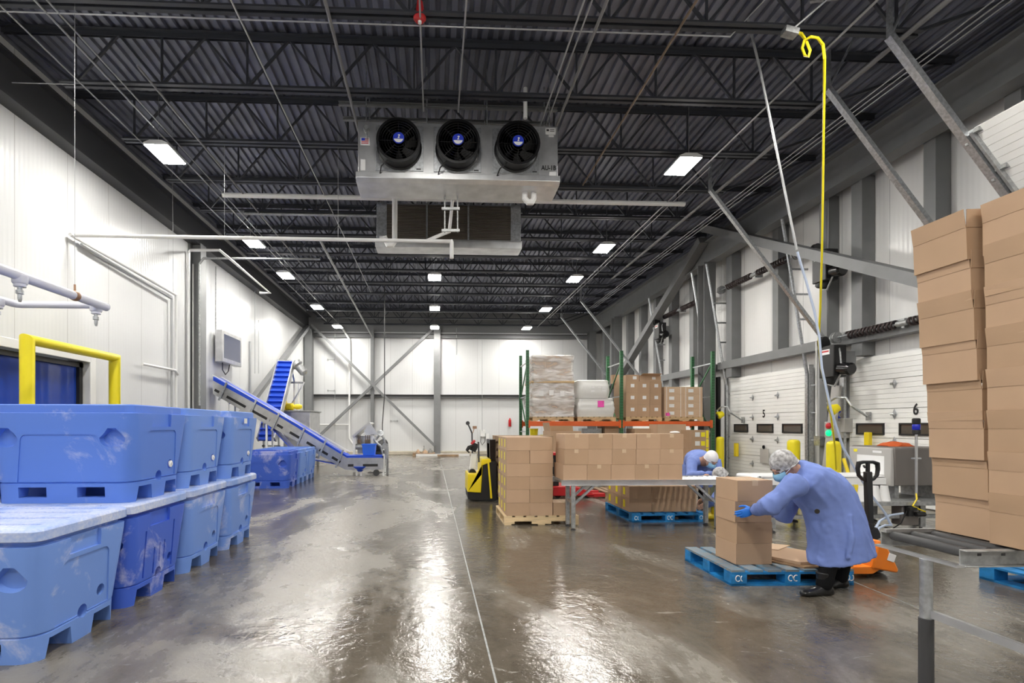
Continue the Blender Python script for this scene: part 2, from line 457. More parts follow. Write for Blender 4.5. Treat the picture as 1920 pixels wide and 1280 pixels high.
ORD = ['first', 'second', 'third', 'fourth', 'fifth', 'sixth', 'seventh', 'eighth', 'ninth', 'tenth', 'eleventh', 'twelfth', 'thirteenth', 'fourteenth', 'fifteenth', 'sixteenth']
# ================================================================== THE ROOM
XL, XR, YB, YN, ZT = -6.27, 8.35, 24.5, -7.0, 7.05
b = MB(); b.bx(XL - .3, XR + .3, YN, YB + .3, -.25, 0); struct(b.build('floor', 'floor'))
b = MB()   # saw-cut joint filled with pale sealant
p0, p1 = atz(850, 960, 0), atz(930, 1278, 0)
dj = (p1 - p0).normalized()
b.bar(p0 - dj * 12 + Vector((0, 0, .0004)), p1 + dj * 4 + Vector((0, 0, .0004)), .012, .002); struct(b.build('trim_1', 'galv_dull'))
b = MB(); q0, q1 = atz(1612, 1095, 0), atz(1735, 1145, 0); dq = (q1 - q0).normalized()
b.bar(q0 - dq * 1.2 + Vector((0, 0, .0004)), q1 + dq * 3 + Vector((0, 0, .0004)), .012, .002); struct(b.build('trim_2', 'galv_dull'))

# left wall with the curtained doorway
DY0, DY1, DZ = atx(-40, 655, XL).y, atx(167, 685, XL).y, 2.56
b = MB(); b.bx(XL - .3, XL, YN, DY0, 0, ZT); b.bx(XL - .3, XL, DY1, YB, 0, ZT); b.bx(XL - .3, XL, DY0, DY1, DZ, ZT)
struct(b.build('wall_left', 'wall_panel_y', sm=0))
d = struct(thing('door_1', 'blue curtain door in the left wall behind the yellow guard rail', 'door', (XL - .16, (DY0 + DY1) / 2, 0)))
b = MB()
n = 40
pts = [(XL - .165 + .012 * math.sin(i * .55) + .006 * math.sin(i * 1.7), DY0 + .03 + (DY1 - DY0 - .06) * i / n) for i in range(n + 1)]
b.prism(pts + [(x - .012, y) for x, y in reversed(pts)], 'z', .01, DZ - .02)
b.build('curtain', 'curtain_blue', d, W=True)
b = MB()
b.bx(XL - .3, XL - .1, DY1 - .10, DY1 - .02, 0, DZ); b.bx(XL - .3, XL - .1, DY0 + .02, DY0 + .1, 0, DZ); b.bx(XL - .3, XL - .1, DY0, DY1, DZ - .1, DZ - .02)
b.build('door_frame', 'black', d, W=True)
b = MB()
for (y0, y1, z0, z1) in ((DY1, DY1 + .14, 0, DZ + .14), (DY0 - .14, DY0, 0, DZ + .14), (DY0, DY1, DZ, DZ + .14)):
    b.bx(XL, XL + .03, y0, y1, z0, z1)
struct(b.build('trim_3', 'white_paint', bev=.006))

b = MB(); b.bx(XL - .3, XR + .3, YB, YB + .3, 0, ZT); struct(b.build('wall_back', 'wall_panel_x', sm=0))
b = MB(); b.bx(XR, XR + .3, YN, YB, 0, ZT); struct(b.build('wall_right', 'wall_panel_r_lit', sm=0))
b = MB(); b.bx(XL - .3, XR + .3, YN - .3, YN, 0, ZT); struct(b.build('wall_front', 'wall_panel_x', sm=0))
b = MB(); b.bx(XL, XR - .4, YB - .28, YB, 0, .17); struct(b.build('baseboard_back', 'curb', bev=.02))
b = MB(); b.bx(XL, XR, YB - .012, YB, 6.02, ZT); struct(b.build('trim_4', 'wall_dark'))

# roof deck: ribbed steel sheets running away from the camera
b = MB(); pitch = .1524; prof_ = []
x = XL - .2
while x < XR + .2:
    prof_ += [(x, ZT), (x + .075, ZT), (x + .09, ZT + .045), (x + .137, ZT + .045)]
    x += pitch
prof_ += [(x, ZT), (x, ZT + .12), (XL - .2, ZT + .12)]
b.prism(prof_, 'y', YN, YB + .1)
struct(b.build('ceiling', 'deck', sm=0))

# roof beams along both long walls
b = MB(); b.ibeam((-6.135, YN, 6.385), (-6.135, YB - .1, 6.385), .27, .65, .03); struct(b.build('roof_beam', 'beam_dark'))
b = MB(); b.ibeam((7.90, YN, 6.385), (7.90, YB - .1, 6.385), .30, .65, .03); struct(b.build('roof_beam', 'steel_grey'))

# open web joists
for k in range(-1, 14):
    y = 5.89 + 1.385 * k
    b = MB(); zb = 6.28; zt = 6.99
    for s in (-1, 1):
        b.bx(-5.28, 6.0, y + s * .022 - .003, y + s * .022 + .003, zb - .03, zb + .035)
        b.bx(-5.28, 6.0, min(y + s * .022, y + s * .075), max(y + s * .022, y + s * .075), zb - .03, zb - .024)
        b.bx(-6.1, 7.95, min(y + s * .022, y + s * .085), max(y + s * .022, y + s * .085), zt + .03, zt + .036)
        b.bx(-6.1, 7.95, y + s * .022 - .003, y + s * .022 + .003, zt - .035, zt + .036)
    xs = [-5.1 + 1.2 * i for i in range(10)]
    for i, xx in enumerate(xs):
        if xx > 6: break
        b.bar((xx, y, zb), (xx, y, zt), .026, .026)
        b.bar((xx, y, zb), (xx + .6, y, zt), .032, .032)
        b.bar((xx, y, zb), (xx - .6 if i else -6.0, y, zt), .032, .032)
    b.bar((5.95, y, zb), (7.8, y, zt - .02), .036, .036)
    struct(b.build('roof_joist', 'joist'))

# columns, posts, girts and braces
def col(name, p, q, w, h, mt='steel_grey', up=(0, 1, 0), t=.016):
    bb = MB(); bb.ibeam(p, q, w, h, t, up); return struct(bb.build(name, mt))
col('steel_column', (-6.10, 13.05, 0), (-6.10, 13.05, 6.06), .30, .30, up=(1, 0, 0))
col('steel_column', (-6.04, 24.15, 0), (-6.04, 24.15, 6.06), .36, .36, up=(0, 1, 0))
col('steel_column', (.12, 24.28, 0), (.12, 24.28, 6.6), .32, .30)
col('steel_column', (-3.03, 24.33, 0), (-3.03, 24.33, 6.1), .16, .18)
col('steel_column', (7.82, 13.95, 0), (7.82, 13.95, 6.06), .34, .34)
col('steel_column', (7.82, 21.0, 0), (7.82, 21.0, 6.06), .34, .34)
col('steel_column', (7.82, 5.5, 0), (7.82, 5.5, 6.06), .34, .34)
col('steel_column', (7.75, 24.2, 0), (7.75, 24.2, 6.06), .34, .34)
for z, hh, mt in ((5.82, .20, 'wall_dark'), (2.86, .16, 'steel_grey')):
    b = MB(); b.chan((-6.2, YB - .11, z), (7.9, YB - .11, z), .2, hh, .012); struct(b.build('wall_girt', mt))
bp_ = lambda p, q, w=.15, mt='steel_grey': (lambda bb: (bb.bar(p, q, w, w * .8), struct(bb.build('cross_brace', mt))))(MB())
bp_((-5.9, 24.05, 6.25), (.0, 24.05, .45))
bp_((-.05, 24.18, 6.15), (-5.75, 24.18, .75))
bp_((-5.98, 23.6, 6.05), (-5.98, 13.4, .55), .2)
bp_((7.72, 13.95, 6.75), (7.72, 20.9, 3.2), .26)
bp_((7.62, 13.7, 7.0), (7.62, 5.5, 2.66), .24)
bp_((7.62, 20.9, 3.25), (7.62, 24.2, 1.6), .26)
# right wall posts and door header girt
b = MB(); b.bar((8.17, -4, 3.10), (8.17, 13.8, 3.10), .24, .20); struct(b.build('wall_girt', 'steel_grey'))
b = MB(); b.bar((8.17, 14.1, 3.10), (8.17, YB, 3.10), .24, .20); struct(b.build('wall_girt', 'steel_grey'))
for y, z0, w in ((3.4, 3.2, .2), (5.0, 3.2, .2), (6.6, 0, .2), (atx(1745, 300, 8.1).y, 3.2, .2), (atx(1608, 400, 8.1).y, 2.75, .24), (atx(1545, 500, 8.1).y, 0, .2), (atx(1455, 500, 8.1).y, 3.2, .2),
                 (13.3, 2.75, .26), (15.3, 3.2, .24), (16.7, 0, .22), (17.9, 0, .22), (19.2, 3.2, .22), (20.5, 0, .22), (22.4, 0, .22), (23.4, 0, .2)):
    b = MB(); b.bar((8.21, y, z0), (8.21, y, 6.15), w, .26, up=(1, 0, 0)); struct(b.build('wall_post', 'steel_grey'))

# ------------------------------------------------------------------ dock doors on the right wall
XD = 8.27
def dock_door(idx, y0, y1, number, px, wins, hinges, lift):
    d = struct(thing(f'door_{idx}', 'white sectional dock door' + (f' numbered {number}' if number else f' of the far bay {idx}'), 'door', (XD, (y0 + y1) / 2, 0)))
    b = MB(); z = .02
    while z < 2.70:
        b.bx(XD, XD + .05, y0, y1, z, z + (.086 if (int(z / .09) % 6) else .080)); z += .09
    b.build('leaf', 'door_white', d, W=True)
    for u, w in wins:
        yc = atx(u, 804, XD).y
        f = MB(); 
        for (a0, a1, z0, z1) in ((yc - w, yc + w, 1.24, 1.27), (yc - w, yc + w, 1.43, 1.46), (yc - w, yc - w + .03, 1.27, 1.43), (yc + w - .03, yc + w, 1.27, 1.43)):
            f.bx(XD - .025, XD + .01, a0, a1, z0, z1)
        fo = f.build('window_frame', 'black', d, W=True)
        g = MB(); g.bx(XD - .012, XD - .004, yc - w + .02, yc + w - .02, 1.25, 1.45); g.build('window_pane', 'glass_dark', fo, W=True)
    for (u, v) in hinges:
        p = atx(u, v, XD - .01)
        h = MB(); h.add([(XD - .012, p.y - .05, p.z), (XD - .012, p.y, p.z - .10), (XD - .012, p.y + .05, p.z), (XD - .012, p.y, p.z + .10), (XD - .03, p.y, p.z)], [(0, 1, 4), (1, 2, 4), (2, 3, 4), (3, 0, 4), (0, 3, 2, 1)])
        h.tube((XD - .05, p.y - .035, p.z), (XD - .05, p.y + .035, p.z), .02, n=8); h.bx(XD - .05, XD, p.y - .02, p.y + .02, p.z - .02, p.z + .02)
        h.build('hinge', 'galv', d, W=True)
    if number:
        p = atx(px[0], px[1], XD - .006)
        text('door_number', number, .27, 'black', d, (p - d.location), (R(90), 0, R(-90)), sx=.75, bold=.02)
    for y in (y0 - .05, y1 + .05):
        b = MB()
        b.chan((XD - .08, y, 0), (XD - .08, y, 2.55), .07, .06, .008, up=(1, 0, 0))
        if lift == 'v':
            b.tube((XD - .08, y, 2.5), (7.62, y, 5.95), .034, n=8)
            for z in (3.2, 3.75, 4.3, 4.85):
                xx = XD - .08 - (z - 2.5) / 3.45 * .57
                b.bar((xx, y, z), (8.2, y, z), .03, .04)
        else:
            b.path([(XD - .08, y, 2.4), (XD - .10, y, 2.58), (XD - .19, y, 2.78)], .036, 8)
            b.chan((XD - .17, y, 2.74), (5.45, y, 6.08), .075, .06, .01)
            b.bar((5.45, y, 6.05), (5.45, y, 6.62), .06, .03)
            b.bar((5.47, y, 6.1), (5.9, y, 6.95), .035, .02)
        for z in (.5, 1.1, 1.7, 2.3):
            b.bar((XD - .08, y, z), (XD + .05, y + (.1 if y > (y0 + y1) / 2 else -.1), z), .05, .03)
        b.build('track', 'galv', d, W=True)
        b = MB(); s = 1 if y > (y0 + y1) / 2 else -1
        b.angle((XD + .02, y + s * .06, 0), (XD + .02, y + s * .06, 2.75), .10 , .012); b.build('jamb_angle', 'galv_dull', d, W=True)
    zs = 5.2 if lift == 'v' else 3.16
    xs = 8.0 if lift == 'v' else 7.98
    s = MB(); s.tube((xs, y0 - .2, zs), (xs, y1 + .2, zs), .016, n=8); so = s.build('spring_shaft', 'galv', d, W=True)
    ym = (y0 + y1) / 2
    for (a, c) in ((ym + .12, y1 - .3), (ym - .12, y0 + .3)):
        s = MB(); tt = [(xs + .062 * math.cos(k * .52), a + (c - a) * k / 150, zs + .062 * math.sin(k * .52)) for k in range(151)]
        s.path(tt, .020, 6); s.build('torsion_spring', 'spring', so, W=True)
    for y in (y0 + .02, y1 - .02):
        s = MB(); s.lathe((xs, y - .04, zs), [(.03, 0), (.11, 0), (.11, .015), (.085, .02), (.085, .06), (.11, .065), (.11, .08), (.03, .08)], 18, (0, 1, 0)); s.build('cable_drum', 'galv_dull', so, W=True)
    s = MB(); s.box((xs + .1, ym, zs), (.2, .05, .16)); s.lathe((xs, ym - .1, zs), [(.05, 0), (.05, .2)], 12, (0, 1, 0)); s.build('coupling', 'galv_dull', so, W=True)
    if lift != 'v':
        s = MB(); s.bx(xs + .12, 8.06, y0 - .1, y1 + .1, zs - .1, zs + .1); s.build('header_plate', 'galv_dull', d, W=True)
    return d
W5 = [(1390, .30), (1435, .30), (1486, .32)]
H5 = [(u, v) for u in (1411, 1458) for v in (745, 782, 830, 868)] 
H5 = [(1411, 745), (1411, 782), (1411, 823), (1411, 869), (1458, 741), (1458, 781), (1458, 825)]
dock_door(2, 18.35, 21.1, '', None, [], [], 'i')
dock_door(3, 14.45, 17.3, '', None, [], [], 'v')
dock_door(4, 10.62, 13.55, '5', (1432, 776), W5, H5, 'v')
dock_door(5, 6.70, 9.55, '6', (1717, 768), [(1632, .30), (1718, .30)], [(1677, 719), (1677, 776), (1677, 828)], 'i')
# the next door is rolled up on its inclined tracks
d = struct(thing('door_6', 'white sectional door raised on its inclined tracks', 'door', (8.2, 4.4, 2.6)))
def incl(x, dz=0): return 6.08 - (x - 5.45) * (3.34 / 2.65) + dz
for y in (5.72, 2.85):
    b = MB(); b.path([(XD - .08, y, 2.4), (XD - .10, y, 2.58), (XD - .19, y, 2.78)], .036, 8)
    b.chan((8.1, y, 2.74), (5.45, y, 6.08), .085, .07, .01); b.bar((5.45, y, 6.05), (5.45, y, 6.62), .06, .03); b.bar((5.45, y, 6.62), (4.9, y + .55, 6.95), .05, .03)
    b.bar((5.47, y, 6.1), (5.9, y, 6.95), .035, .02)
    b.chan((XD - .08, y, 0), (XD - .08, y, 2.55), .07, .06, .008, up=(1, 0, 0)); b.build('track', 'galv', d, W=True)
b = MB(); u = Vector((2.65, 0, -3.34)).normalized(); nn = Vector((u.z, 0, -u.x)) * -1
for k in range(24):
    p = Vector((6.42, 4.26, incl(6.42, .10))) + u * (.09 * k + .045)
    b.prof(p + Vector((0, -1.38, 0)), p + Vector((0, 1.38, 0)), [(-.0435, -.025), (.0435, -.025), (.0435, .025), (-.0435, .025)], up=nn)
b.build('leaf', 'door_white', d, W=True)
b = MB()
for t_ in (.06, .60, 1.15):
    p = Vector((6.42, 5.64, incl(6.42, .10))) + u * t_
    b.box(p, (.14, .16, .05)); b.tube(p, (p.x - .02, 5.74, p.z - .09), .012, n=6); b.lathe((p.x - .02, 5.70, p.z - .1), [(.03, 0), (.03, .03)], 10, (0, 1, 0))
b.build('roller_bracket', 'galv_dull', d, W=True)
b = MB(); p = Vector((6.42, 5.64, incl(6.42, .07))); b.bar(p, p + u * 2.1, .03, .12); b.build('edge_stile', 'galv_dull', d, W=True)

# ------------------------------------------------------------------ ceiling fixtures
def fixture(x, y, z, label, first=[]):
    if first:
        return dup(first[0], (x, y, z), label=label, group='ceiling light fixtures', scale=(1, 1, (7.045 - z) / .995))
    t = thing('high_bay_light', label, 'ceiling light', (x, y, z), 0, 'ceiling light fixtures')
    h = MB(); h.prism([(-.20, 0), (.20, 0), (.20, .03), (.10, .075), (-.10, .075), (-.20, .03)], 'y', -.31, .31); h.build('housing', 'white_paint', t, bev=.004)
    l = MB(); l.bx(-.185, .185, -.295, .295, -.012, .0); l.build('lens', 'lens', t)
    for yy in (-.22, .22):
        r = MB(); r.tube((0, yy, .07), (0, yy, .99), .004, n=6); r.build('hanger', 'galv', t)
    first.append(t); return t
LY = [8.69, 12.82, 15.55, 19.65, 23.0]
rows = [('left', -4.60), ('right', 4.43)]
for side, x in rows:
    for i, y in enumerate(LY):
        fixture(x * (.97 if i == 4 else 1), y, 6.05 if i < 4 else 5.96, f'bright ceiling light in the row near the {side} wall, {ORD[i]} from the front')
for i, y in enumerate(LY[2:]):
    fixture(0, y, 6.05 if i < 2 else 5.96, f'bright ceiling light in the middle row behind the cooling units, {ORD[i]} from the front')
for x in (-4.6, 0, 4.43):
    for y in (4.55, .4, -3.7):
        fixture(x, y, 6.05, f'ceiling light overhead before the frame, {"left" if x < -1 else "right" if x > 1 else "middle"} row, {"ahead" if y > 4 else "above" if y > 0 else "behind"}')

# ------------------------------------------------------------------ conduits and pipes under the roof
def pipe(pts, r, label, mt='conduit', name='conduit_pipe', cat='pipe', group=None, n=8):
    bb = MB(); bb.path(pts, r * (.72 if mt in ('conduit', 'rusty', 'pipe_dark') else 1), n); return tag(bb.build(name, mt), label, cat, group)
CR = 'conduits running under the roof joists'
for x, y0, y1, r, lab in ((-4.97, 3.6, 23, .014, 'thin conduit along the roof nearest the left wall'), (-4.52, 3.6, 24, .018, 'conduit feeding the left row of ceiling lights, outer one'), (-4.38, 5.6, 18, .014, 'conduit feeding the left row of ceiling lights, inner one'),
                          (-3.97, 6.8, 15, .022, 'grey conduit just inside the left row of lights'), (-2.3, 4.2, 18, .016, 'thin conduit between the left lights and the cooling units'), (-1.24, 4.2, 8.6, .03, 'thick grey pipe running to the left end of the front cooling unit'),
                          (-.17, 3.7, 7.6, .016, 'conduit running to the front cooling unit beside the red bell'), (.36, 3.7, 7.6, .016, 'conduit running to the centre of the front cooling unit'), (1.69, 4.3, 8.6, .016, 'slim conduit at the right end of the front cooling unit, left of the pair'),
                          (1.78, 4.3, 8.6, .014, 'slim conduit at the right end of the front cooling unit, right of the pair'), (1.95, 4.3, 8.6, .03, 'thick grey pipe past the right end of the front cooling unit'), (2.96, 4.3, 9.8, .022, 'rusty conduit right of the cooling units'),
                          (5.0, 3.8, 24, .02, 'bright conduit feeding the right row of ceiling lights'), (5.12, 9, 22, .012, 'thin conduit beside the feed of the right ceiling lights'), (5.80, 5.0, 16, .045, 'broad grey duct pipe over the inclined door tracks'),
                          (6.32, 4.0, 20, .012, 'thin conduit by the right roof beam, inner of three'), (6.42, 4.0, 20, .012, 'thin conduit by the right roof beam, middle of three'), (6.52, 4.0, 20, .012, 'thin conduit by the right roof beam, outer of three')):
    pipe([(x, y0, 6.22), (x, y1, 6.22)], r, lab, 'rusty' if 'rusty' in lab else ('pipe_dark' if 'grey' in lab else 'conduit'), group=CR)
pipe([(-5.95, 5.98, 6.22), (3.65, 5.98, 6.22), (3.95, 5.7, 6.5)], .012, 'thin pale conduit crossing the roof above the red bell')
pipe([(-5.95, 7.25, 6.243), (-5.1, 7.25, 6.243)], .010, 'short thin conduit under the left roof beam')
pipe([(-4.4, 10.5, 6.2), (5.4, 10.5, 6.2)], .05, 'pale sprinkler main crossing behind the front cooling unit', 'pvc')
pipe([(-4.3, 11.43, 6.215), (-1.3, 11.43, 6.215)], .035, 'grey pipe crossing the roof left of the rear cooling unit', 'galv_dull')
b = MB(); c = aty(787, 32, 5.9); b.lathe(c - Vector((0, 0, .03)), [(.01, -.02), (.05, -.02), (.06, 0), (.075, .01), (.075, .05), (.05, .06), (.05, .12), (.02, .3)], 18)
t = tag(b.build('alarm_bell', 'red'), 'red round alarm bell under the roof above the front cooling unit', 'bell')
b = MB(); b.lathe(c - Vector((0, 0, .075)), [(.005, 0), (.022, .002), (.022, .03)], 12); b.build('bell_cap', 'white_paint', t, W=True)

# drain line from the cooling units to the left wall, then down
zp, yp = 4.66, 8.74
pipe([(-6.13, yp, zp), (.28, yp, zp)], .032, 'long white drain pipe crossing the room below the cooling units', 'pvc', 'drain_pipe', n=10)
pipe([(.28, yp, zp + .02), (.30, yp, zp - .02), (.30, yp, zp - .30)], .036, 'short white pipe end turned down below the rear cooling unit', 'pvc', 'drain_pipe', n=10)
pipe([(-.15, yp, zp), (.26, yp + .06, zp + .20), (.30, 8.3, 5.2)], .028, 'white pipe slanting up into the front cooling unit', 'pvc', 'drain_pipe', n=10)
b = MB()
for (u0, v0, u1, v1) in ((834, 368, 834, 436), (858, 368, 858, 436)): b.path([aty(u0, v0 - 8, 8.15), aty(u1, v1, 8.15)], .012, 6)
for v in (391, 432): b.bar(aty(828, v, 8.13), aty(862, v, 8.13), .03, .04)
tag(b.build('pipe_hanger', 'galv_dull'), 'galvanised trapeze hanger below the front cooling unit', 'pipe hanger')
pipe([aty(741, 238, 9.3), aty(740, 452, 9.3), aty(735, 459, 9.3), aty(728, 459, 9.3), aty(724, 452, 9.3), aty(722, 447, 9.3), aty(712, 448, 9.3)], .05, 'thick white drain pipe with a trap in front of the rear cooling unit', 'pvc', 'drain_pipe', n=12)
b = MB(); b.path([aty(984, 350, 8.0), aty(984, 372, 8.0), aty(990, 379, 8.0), aty(997, 379, 8.0), aty(1001, 372, 8.0), aty(1001, 350, 8.0)], .045, 10)
tag(b.build('drain_trap', 'pvc'), 'white u-bend drain trap under the right end of the front cooling unit', 'drain trap')
wl = XL + .08
pipe([(wl, yp - .04, zp), atx(330, 553, wl), atx(330, 765, wl)], .03, 'white pipe sloping along the left wall then dropping, upper of the pair', 'pvc', 'drain_pipe')
pipe([atx(152, 458, wl), atx(322, 560, wl), atx(322, 770, wl)], .035, 'grey pipe sloping along the left wall then dropping, lower of the pair', 'conduit', 'drain_pipe')
pipe([atx(267, 682, wl + .05), atx(328, 694, wl + .05), atx(334, 702, wl + .05)], .03, 'short white pipe bracketed to the left wall', 'pvc')
pipe([atx(354, 770, wl), atx(354, 472, wl), aty(358, 469, 12.2), aty(412, 469, 12.2), aty(425, 480, 12.2), aty(506, 549, 12.6), aty(487, 549, 12.6)], .03, 'white pipe rising by the left column and turning under the roof', 'pvc', 'drain_pipe')
pipe([atx(362, 770, wl), atx(362, 495, wl)], .022, 'thin white riser beside the left column', 'pvc')
pipe([aty(374, 760, 12.8), aty(374, 495, 12.8), aty(382, 484, 12.8), aty(600, 486, 12.8)], .028, 'dark pipe rising at the left column and running under the roof', 'galv_dull')
for (u, v0, v1, X, r, lab) in ((478, 520, 700, wl, .02, 'thin riser on the left wall past the screen'), (485, 600, 700, wl, .02, 'second thin riser on the left wall past the screen'), (469, 640, 740, XL + .034, .05, 'pale strut on the left wall beyond the screen')):
    pipe([atx(u, v0, X), atx(u, v1, X)], r, lab, 'conduit')
ye = YB - .2
pipe([aty(640, 612, ye), aty(655, 636, ye), aty(655, 822, ye), aty(662, 832, ye)], .05, 'white pipe dropping down the back wall behind the infeed hopper', 'pvc', 'drain_pipe')
pipe([aty(583, 796, ye), aty(655, 796, ye)], .04, 'white pipe run along the back wall left of the hopper', 'pvc')
pipe([aty(628, 600, ye - .05), aty(628, 828, ye - .05)], .014, 'thin cord hanging before the back wall left of the white pipe', 'conduit')
pipe([aty(721, 507, 18), aty(721, 740, 18), aty(717, 795, 18), aty(717, 812, 18)], .018, 'dark power cord hanging to the infeed machine', 'charcoal', 'power_cord', 'cord')
pipe([aty(904, 637, ye), aty(904, 808, ye)], .018, 'thin conduit on the back wall right of the column', 'conduit')
pipe([aty(856, 615, YB - .03), aty(856, 665, YB - .03)], .025, 'short drop pipe with a nozzle high on the back wall', 'conduit')
pipe([aty(600, 450, 13.2), aty(697, 630, YB - .35)], .035, 'pipe descending along the roof to the back wall brace', 'galv_dull')
for (u, v0, v1, Y, lab) in ((421, 250, 448, yp, 'hanger wire holding the long white pipe, left one'), (634, 250, 448, yp, 'hanger wire holding the long white pipe, right one')):
    pipe([aty(u, v0, Y), aty(u, v1, Y)], .005, lab, 'conduit', 'hanger_wire', 'hanger')

pipe([atx(325, 553, wl), aty(323, 267, 9.9)], .005, 'thin wire rising from the bend of the left wall pipes to the roof', 'conduit', 'hanger_wire', 'hanger')
# ------------------------------------------------------------------ cooling units
def cooling_unit(loc, rz, label, front):
    t = thing('cooling_unit', label, 'cooling unit', loc, rz, 'ceiling cooling units')
    L2, D, H = 1.565, .50, .93      # half length, depth, height; front face at y = 0
    b = MB(); b.bx(-L2, L2, .0, D, .10, H)
    h = b.build('housing', 'aluminium', t, bev=.008)
    # drip pan, sloping underneath
    b = MB(); b.prism([(-.03, .14), (-.03, .05), (.03, .0), (D + .02, -.02), (D + .04, .10), (D + .04, .14)], 'x', -L2 - .03, L2 + .03); b.build('drain_pan', 'aluminium', t, bev=.006)
    for xc in (-.90, .0, .92):
        xc = xc - .02 if front else xc
        b = MB(); b.bx(xc - .37, xc + .37, -.015, .0, .17, .87); f = b.build('fan_panel', 'galv', t, bev=.004)
        b = MB(); b.lathe((xc, -.015, .52), [(.345, 0), (.345, -.02), (.325, -.03), (.31, -.20), (.33, -.215), (.335, -.235), (.30, -.235), (.29, -.20), (.29, -.02)], 40, (0, 1, 0)); b.build('fan_shroud', 'fan_black', f)
        b = MB(); b.lathe((xc, -.02, .52), [(.29, -.03), (.001, -.03)], 32, (0, 1, 0))
        for k in range(7):
            a0 = 2 * math.pi * k / 7
            pts = []
            for r_, tw in ((.09, .0), (.28, .5)):
                for s_ in (-.5, .5):
                    aa = a0 + tw * .5 + s_ * (.55 if r_ > .1 else .5)
                    pts.append((xc + r_ * math.cos(aa), -.10 - s_ * .06, .52 + r_ * math.sin(aa)))
            b.add(pts, [(0, 1, 3, 2)])
        b.build('fan_blades', 'fan_black', f)
        b = MB()
        for r_ in (.09, .13, .17, .21, .25, .285):
            b.path([(xc + r_ * math.cos(2 * math.pi * k / 28), -.222, .52 + r_ * math.sin(2 * math.pi * k / 28)) for k in range(29)], .0035, 4)
        for k in range(8):
            aa = 2 * math.pi * k / 8
            b.tube((xc + .08 * math.cos(aa), -.22, .52 + .08 * math.sin(aa)), (xc + .30 * math.cos(aa), -.22, .52 + .30 * math.sin(aa)), .005, n=5)
        b.build('fan_guard', 'fan_black', f)
        b = MB(); b.lathe((xc, -.215, .56), [(.085, 0), (.085, -.012), (.0005, -.014)], 24, (0, 1, 0)); b.build('hub_badge', 'logo_blue', f)
        b = MB()
        segs = [(xc + .072 * math.cos(a), .56 + .072 * math.sin(a)) for a in [math.pi * (1.08 + .84 * k / 12) for k in range(13)]]
        b.prism(segs, 'y', -.2325, -.2285)
        b.prism([(xc - .015, .555), (xc + .018, .555), (xc + .008, .575), (xc + .026, .602), (xc + .006, .612), (xc - .012, .60), (xc + .004, .588)], 'y', -.2325, -.2285); b.build('hub_emblem', 'label_white', f)
        b = MB(); b.path([(xc - .16, -.17, .26), (xc - .27, -.14, .17), (xc - .30, -.03, .12), (xc - .26, -.02, .13)], .009, 6); b.build('fan_cable', 'black', f)
        b = MB(); b.bx(xc + .26, xc + .33, -.018, -.0145, .19, .21); b.build('name_strip', 'charcoal', f)
    # coil on the back
    b = MB(); b.bx(-L2 + .22, L2 - .22, D, D + .02, .17, .90); cc = b.build('coil', 'coil', t)
    b = MB()
    for k in range(22): z = .185 + k * .0325; b.bx(-L2 + .22, L2 - .22, D + .015, D + .045, z, z + .008)
    b.build('coil_tubes', 'coil_fin', cc)
    b = MB()
    for xx in (-.42, .48): b.bx(xx - .018, xx + .018, D, D + .06, .13, .93)
    b.build('coil_support', 'galv', t)
    for sx in (-1, 1):
        b = MB(); b.bx(sx * L2 - .0 if sx < 0 else L2 - .22, -L2 + .22 if sx < 0 else L2, D, D + .05, .12, .93); b.build('end_panel', 'galv', t, bev=.004)
    for xx in (-L2 + .12, -.5, .45, L2 - .12):
        for yy in (.06, D - .06):
            b = MB(); b.tube((xx, yy, H), (xx, yy, ZT - loc[2] - .005), .009, n=6); b.build('hanger_rod', 'galv', t)
    return t
u1 = cooling_unit((aty(860, 300, 7.75).x, 7.75, 5.20), 0, 'front cooling unit with three black fans under the roof', True)
def sticker(x0, x1, z0, z1, mt, name): 
    b = MB(); b.bx(x0, x1, -.005, -.0005, z0, z1); return b.build(name, mt, u1)
sticker(-1.525, -1.38, .56, .68, 'label_white', 'flag_sticker')
b = MB()
for k in range(4): b.bx(-1.51, -1.40, -.0065, -.005, .585 + k * .022, .596 + k * .022)
b.build('flag_stripes', 'red', u1)
b = MB(); b.bx(-1.51, -1.455, -.0075, -.006, .63, .67); b.build('flag_canton', 'logo_blue', u1)
sticker(1.37, 1.53, .80, .90, 'label_white', 'rating_plate'); sticker(1.42, 1.5, .76, .79, 'label_white', 'rating_plate'); sticker(-1.52, -1.45, .17, .34, 'label_white', 'warning_sticker'); sticker(1.43, 1.54, .15, .21, 'label_white', 'warning_sticker')
b = MB(); b.bx(1.385, 1.425, -.0065, -.005, .85, .88); b.bx(1.44, 1.51, -.0065, -.005, .845, .855); b.bx(1.44, 1.51, -.0065, -.005, .87, .88); b.build('plate_print', 'charcoal', u1)
text('unit_number', 'AU-1B', .10, 'black', u1, (1.42, -.004, .27), (R(90), 0, 0), align='CENTER', sx=.85, bold=.025)
b = MB(); b.lathe((-1.43, -.03, .80), [(.04, -.04), (.045, 0), (.045, .04)], 12, (0, 1, 0)); b.path([(-1.43, -.03, .76), (-1.42, -.03, .64)], .012, 6); b.build('junction_box', 'galv_dull', u1)
u2 = cooling_unit((aty(842, 420, 10.75).x, 10.75 + .55, 5.30), R(180), 'rear cooling unit showing its dark coil face', False)
# support channels above the front unit
for yy in (7.82, 8.2):
    b = MB(); b.chan((-1.5, yy, 6.44), (1.95, yy, 6.44), .05, .06, .006); tag(b.build('support_channel', 'steel_grey'), 'steel channel carrying the front cooling unit, ' + ('fan side' if yy < 8 else 'coil side'), 'support channel')
b = MB(); b.tube(aty(985, 165, 7.4), aty(985, 222, 7.4), .03, n=10); tag(b.build('vent_pipe', 'pvc'), 'short white vertical pipe above the front cooling unit', 'pipe')
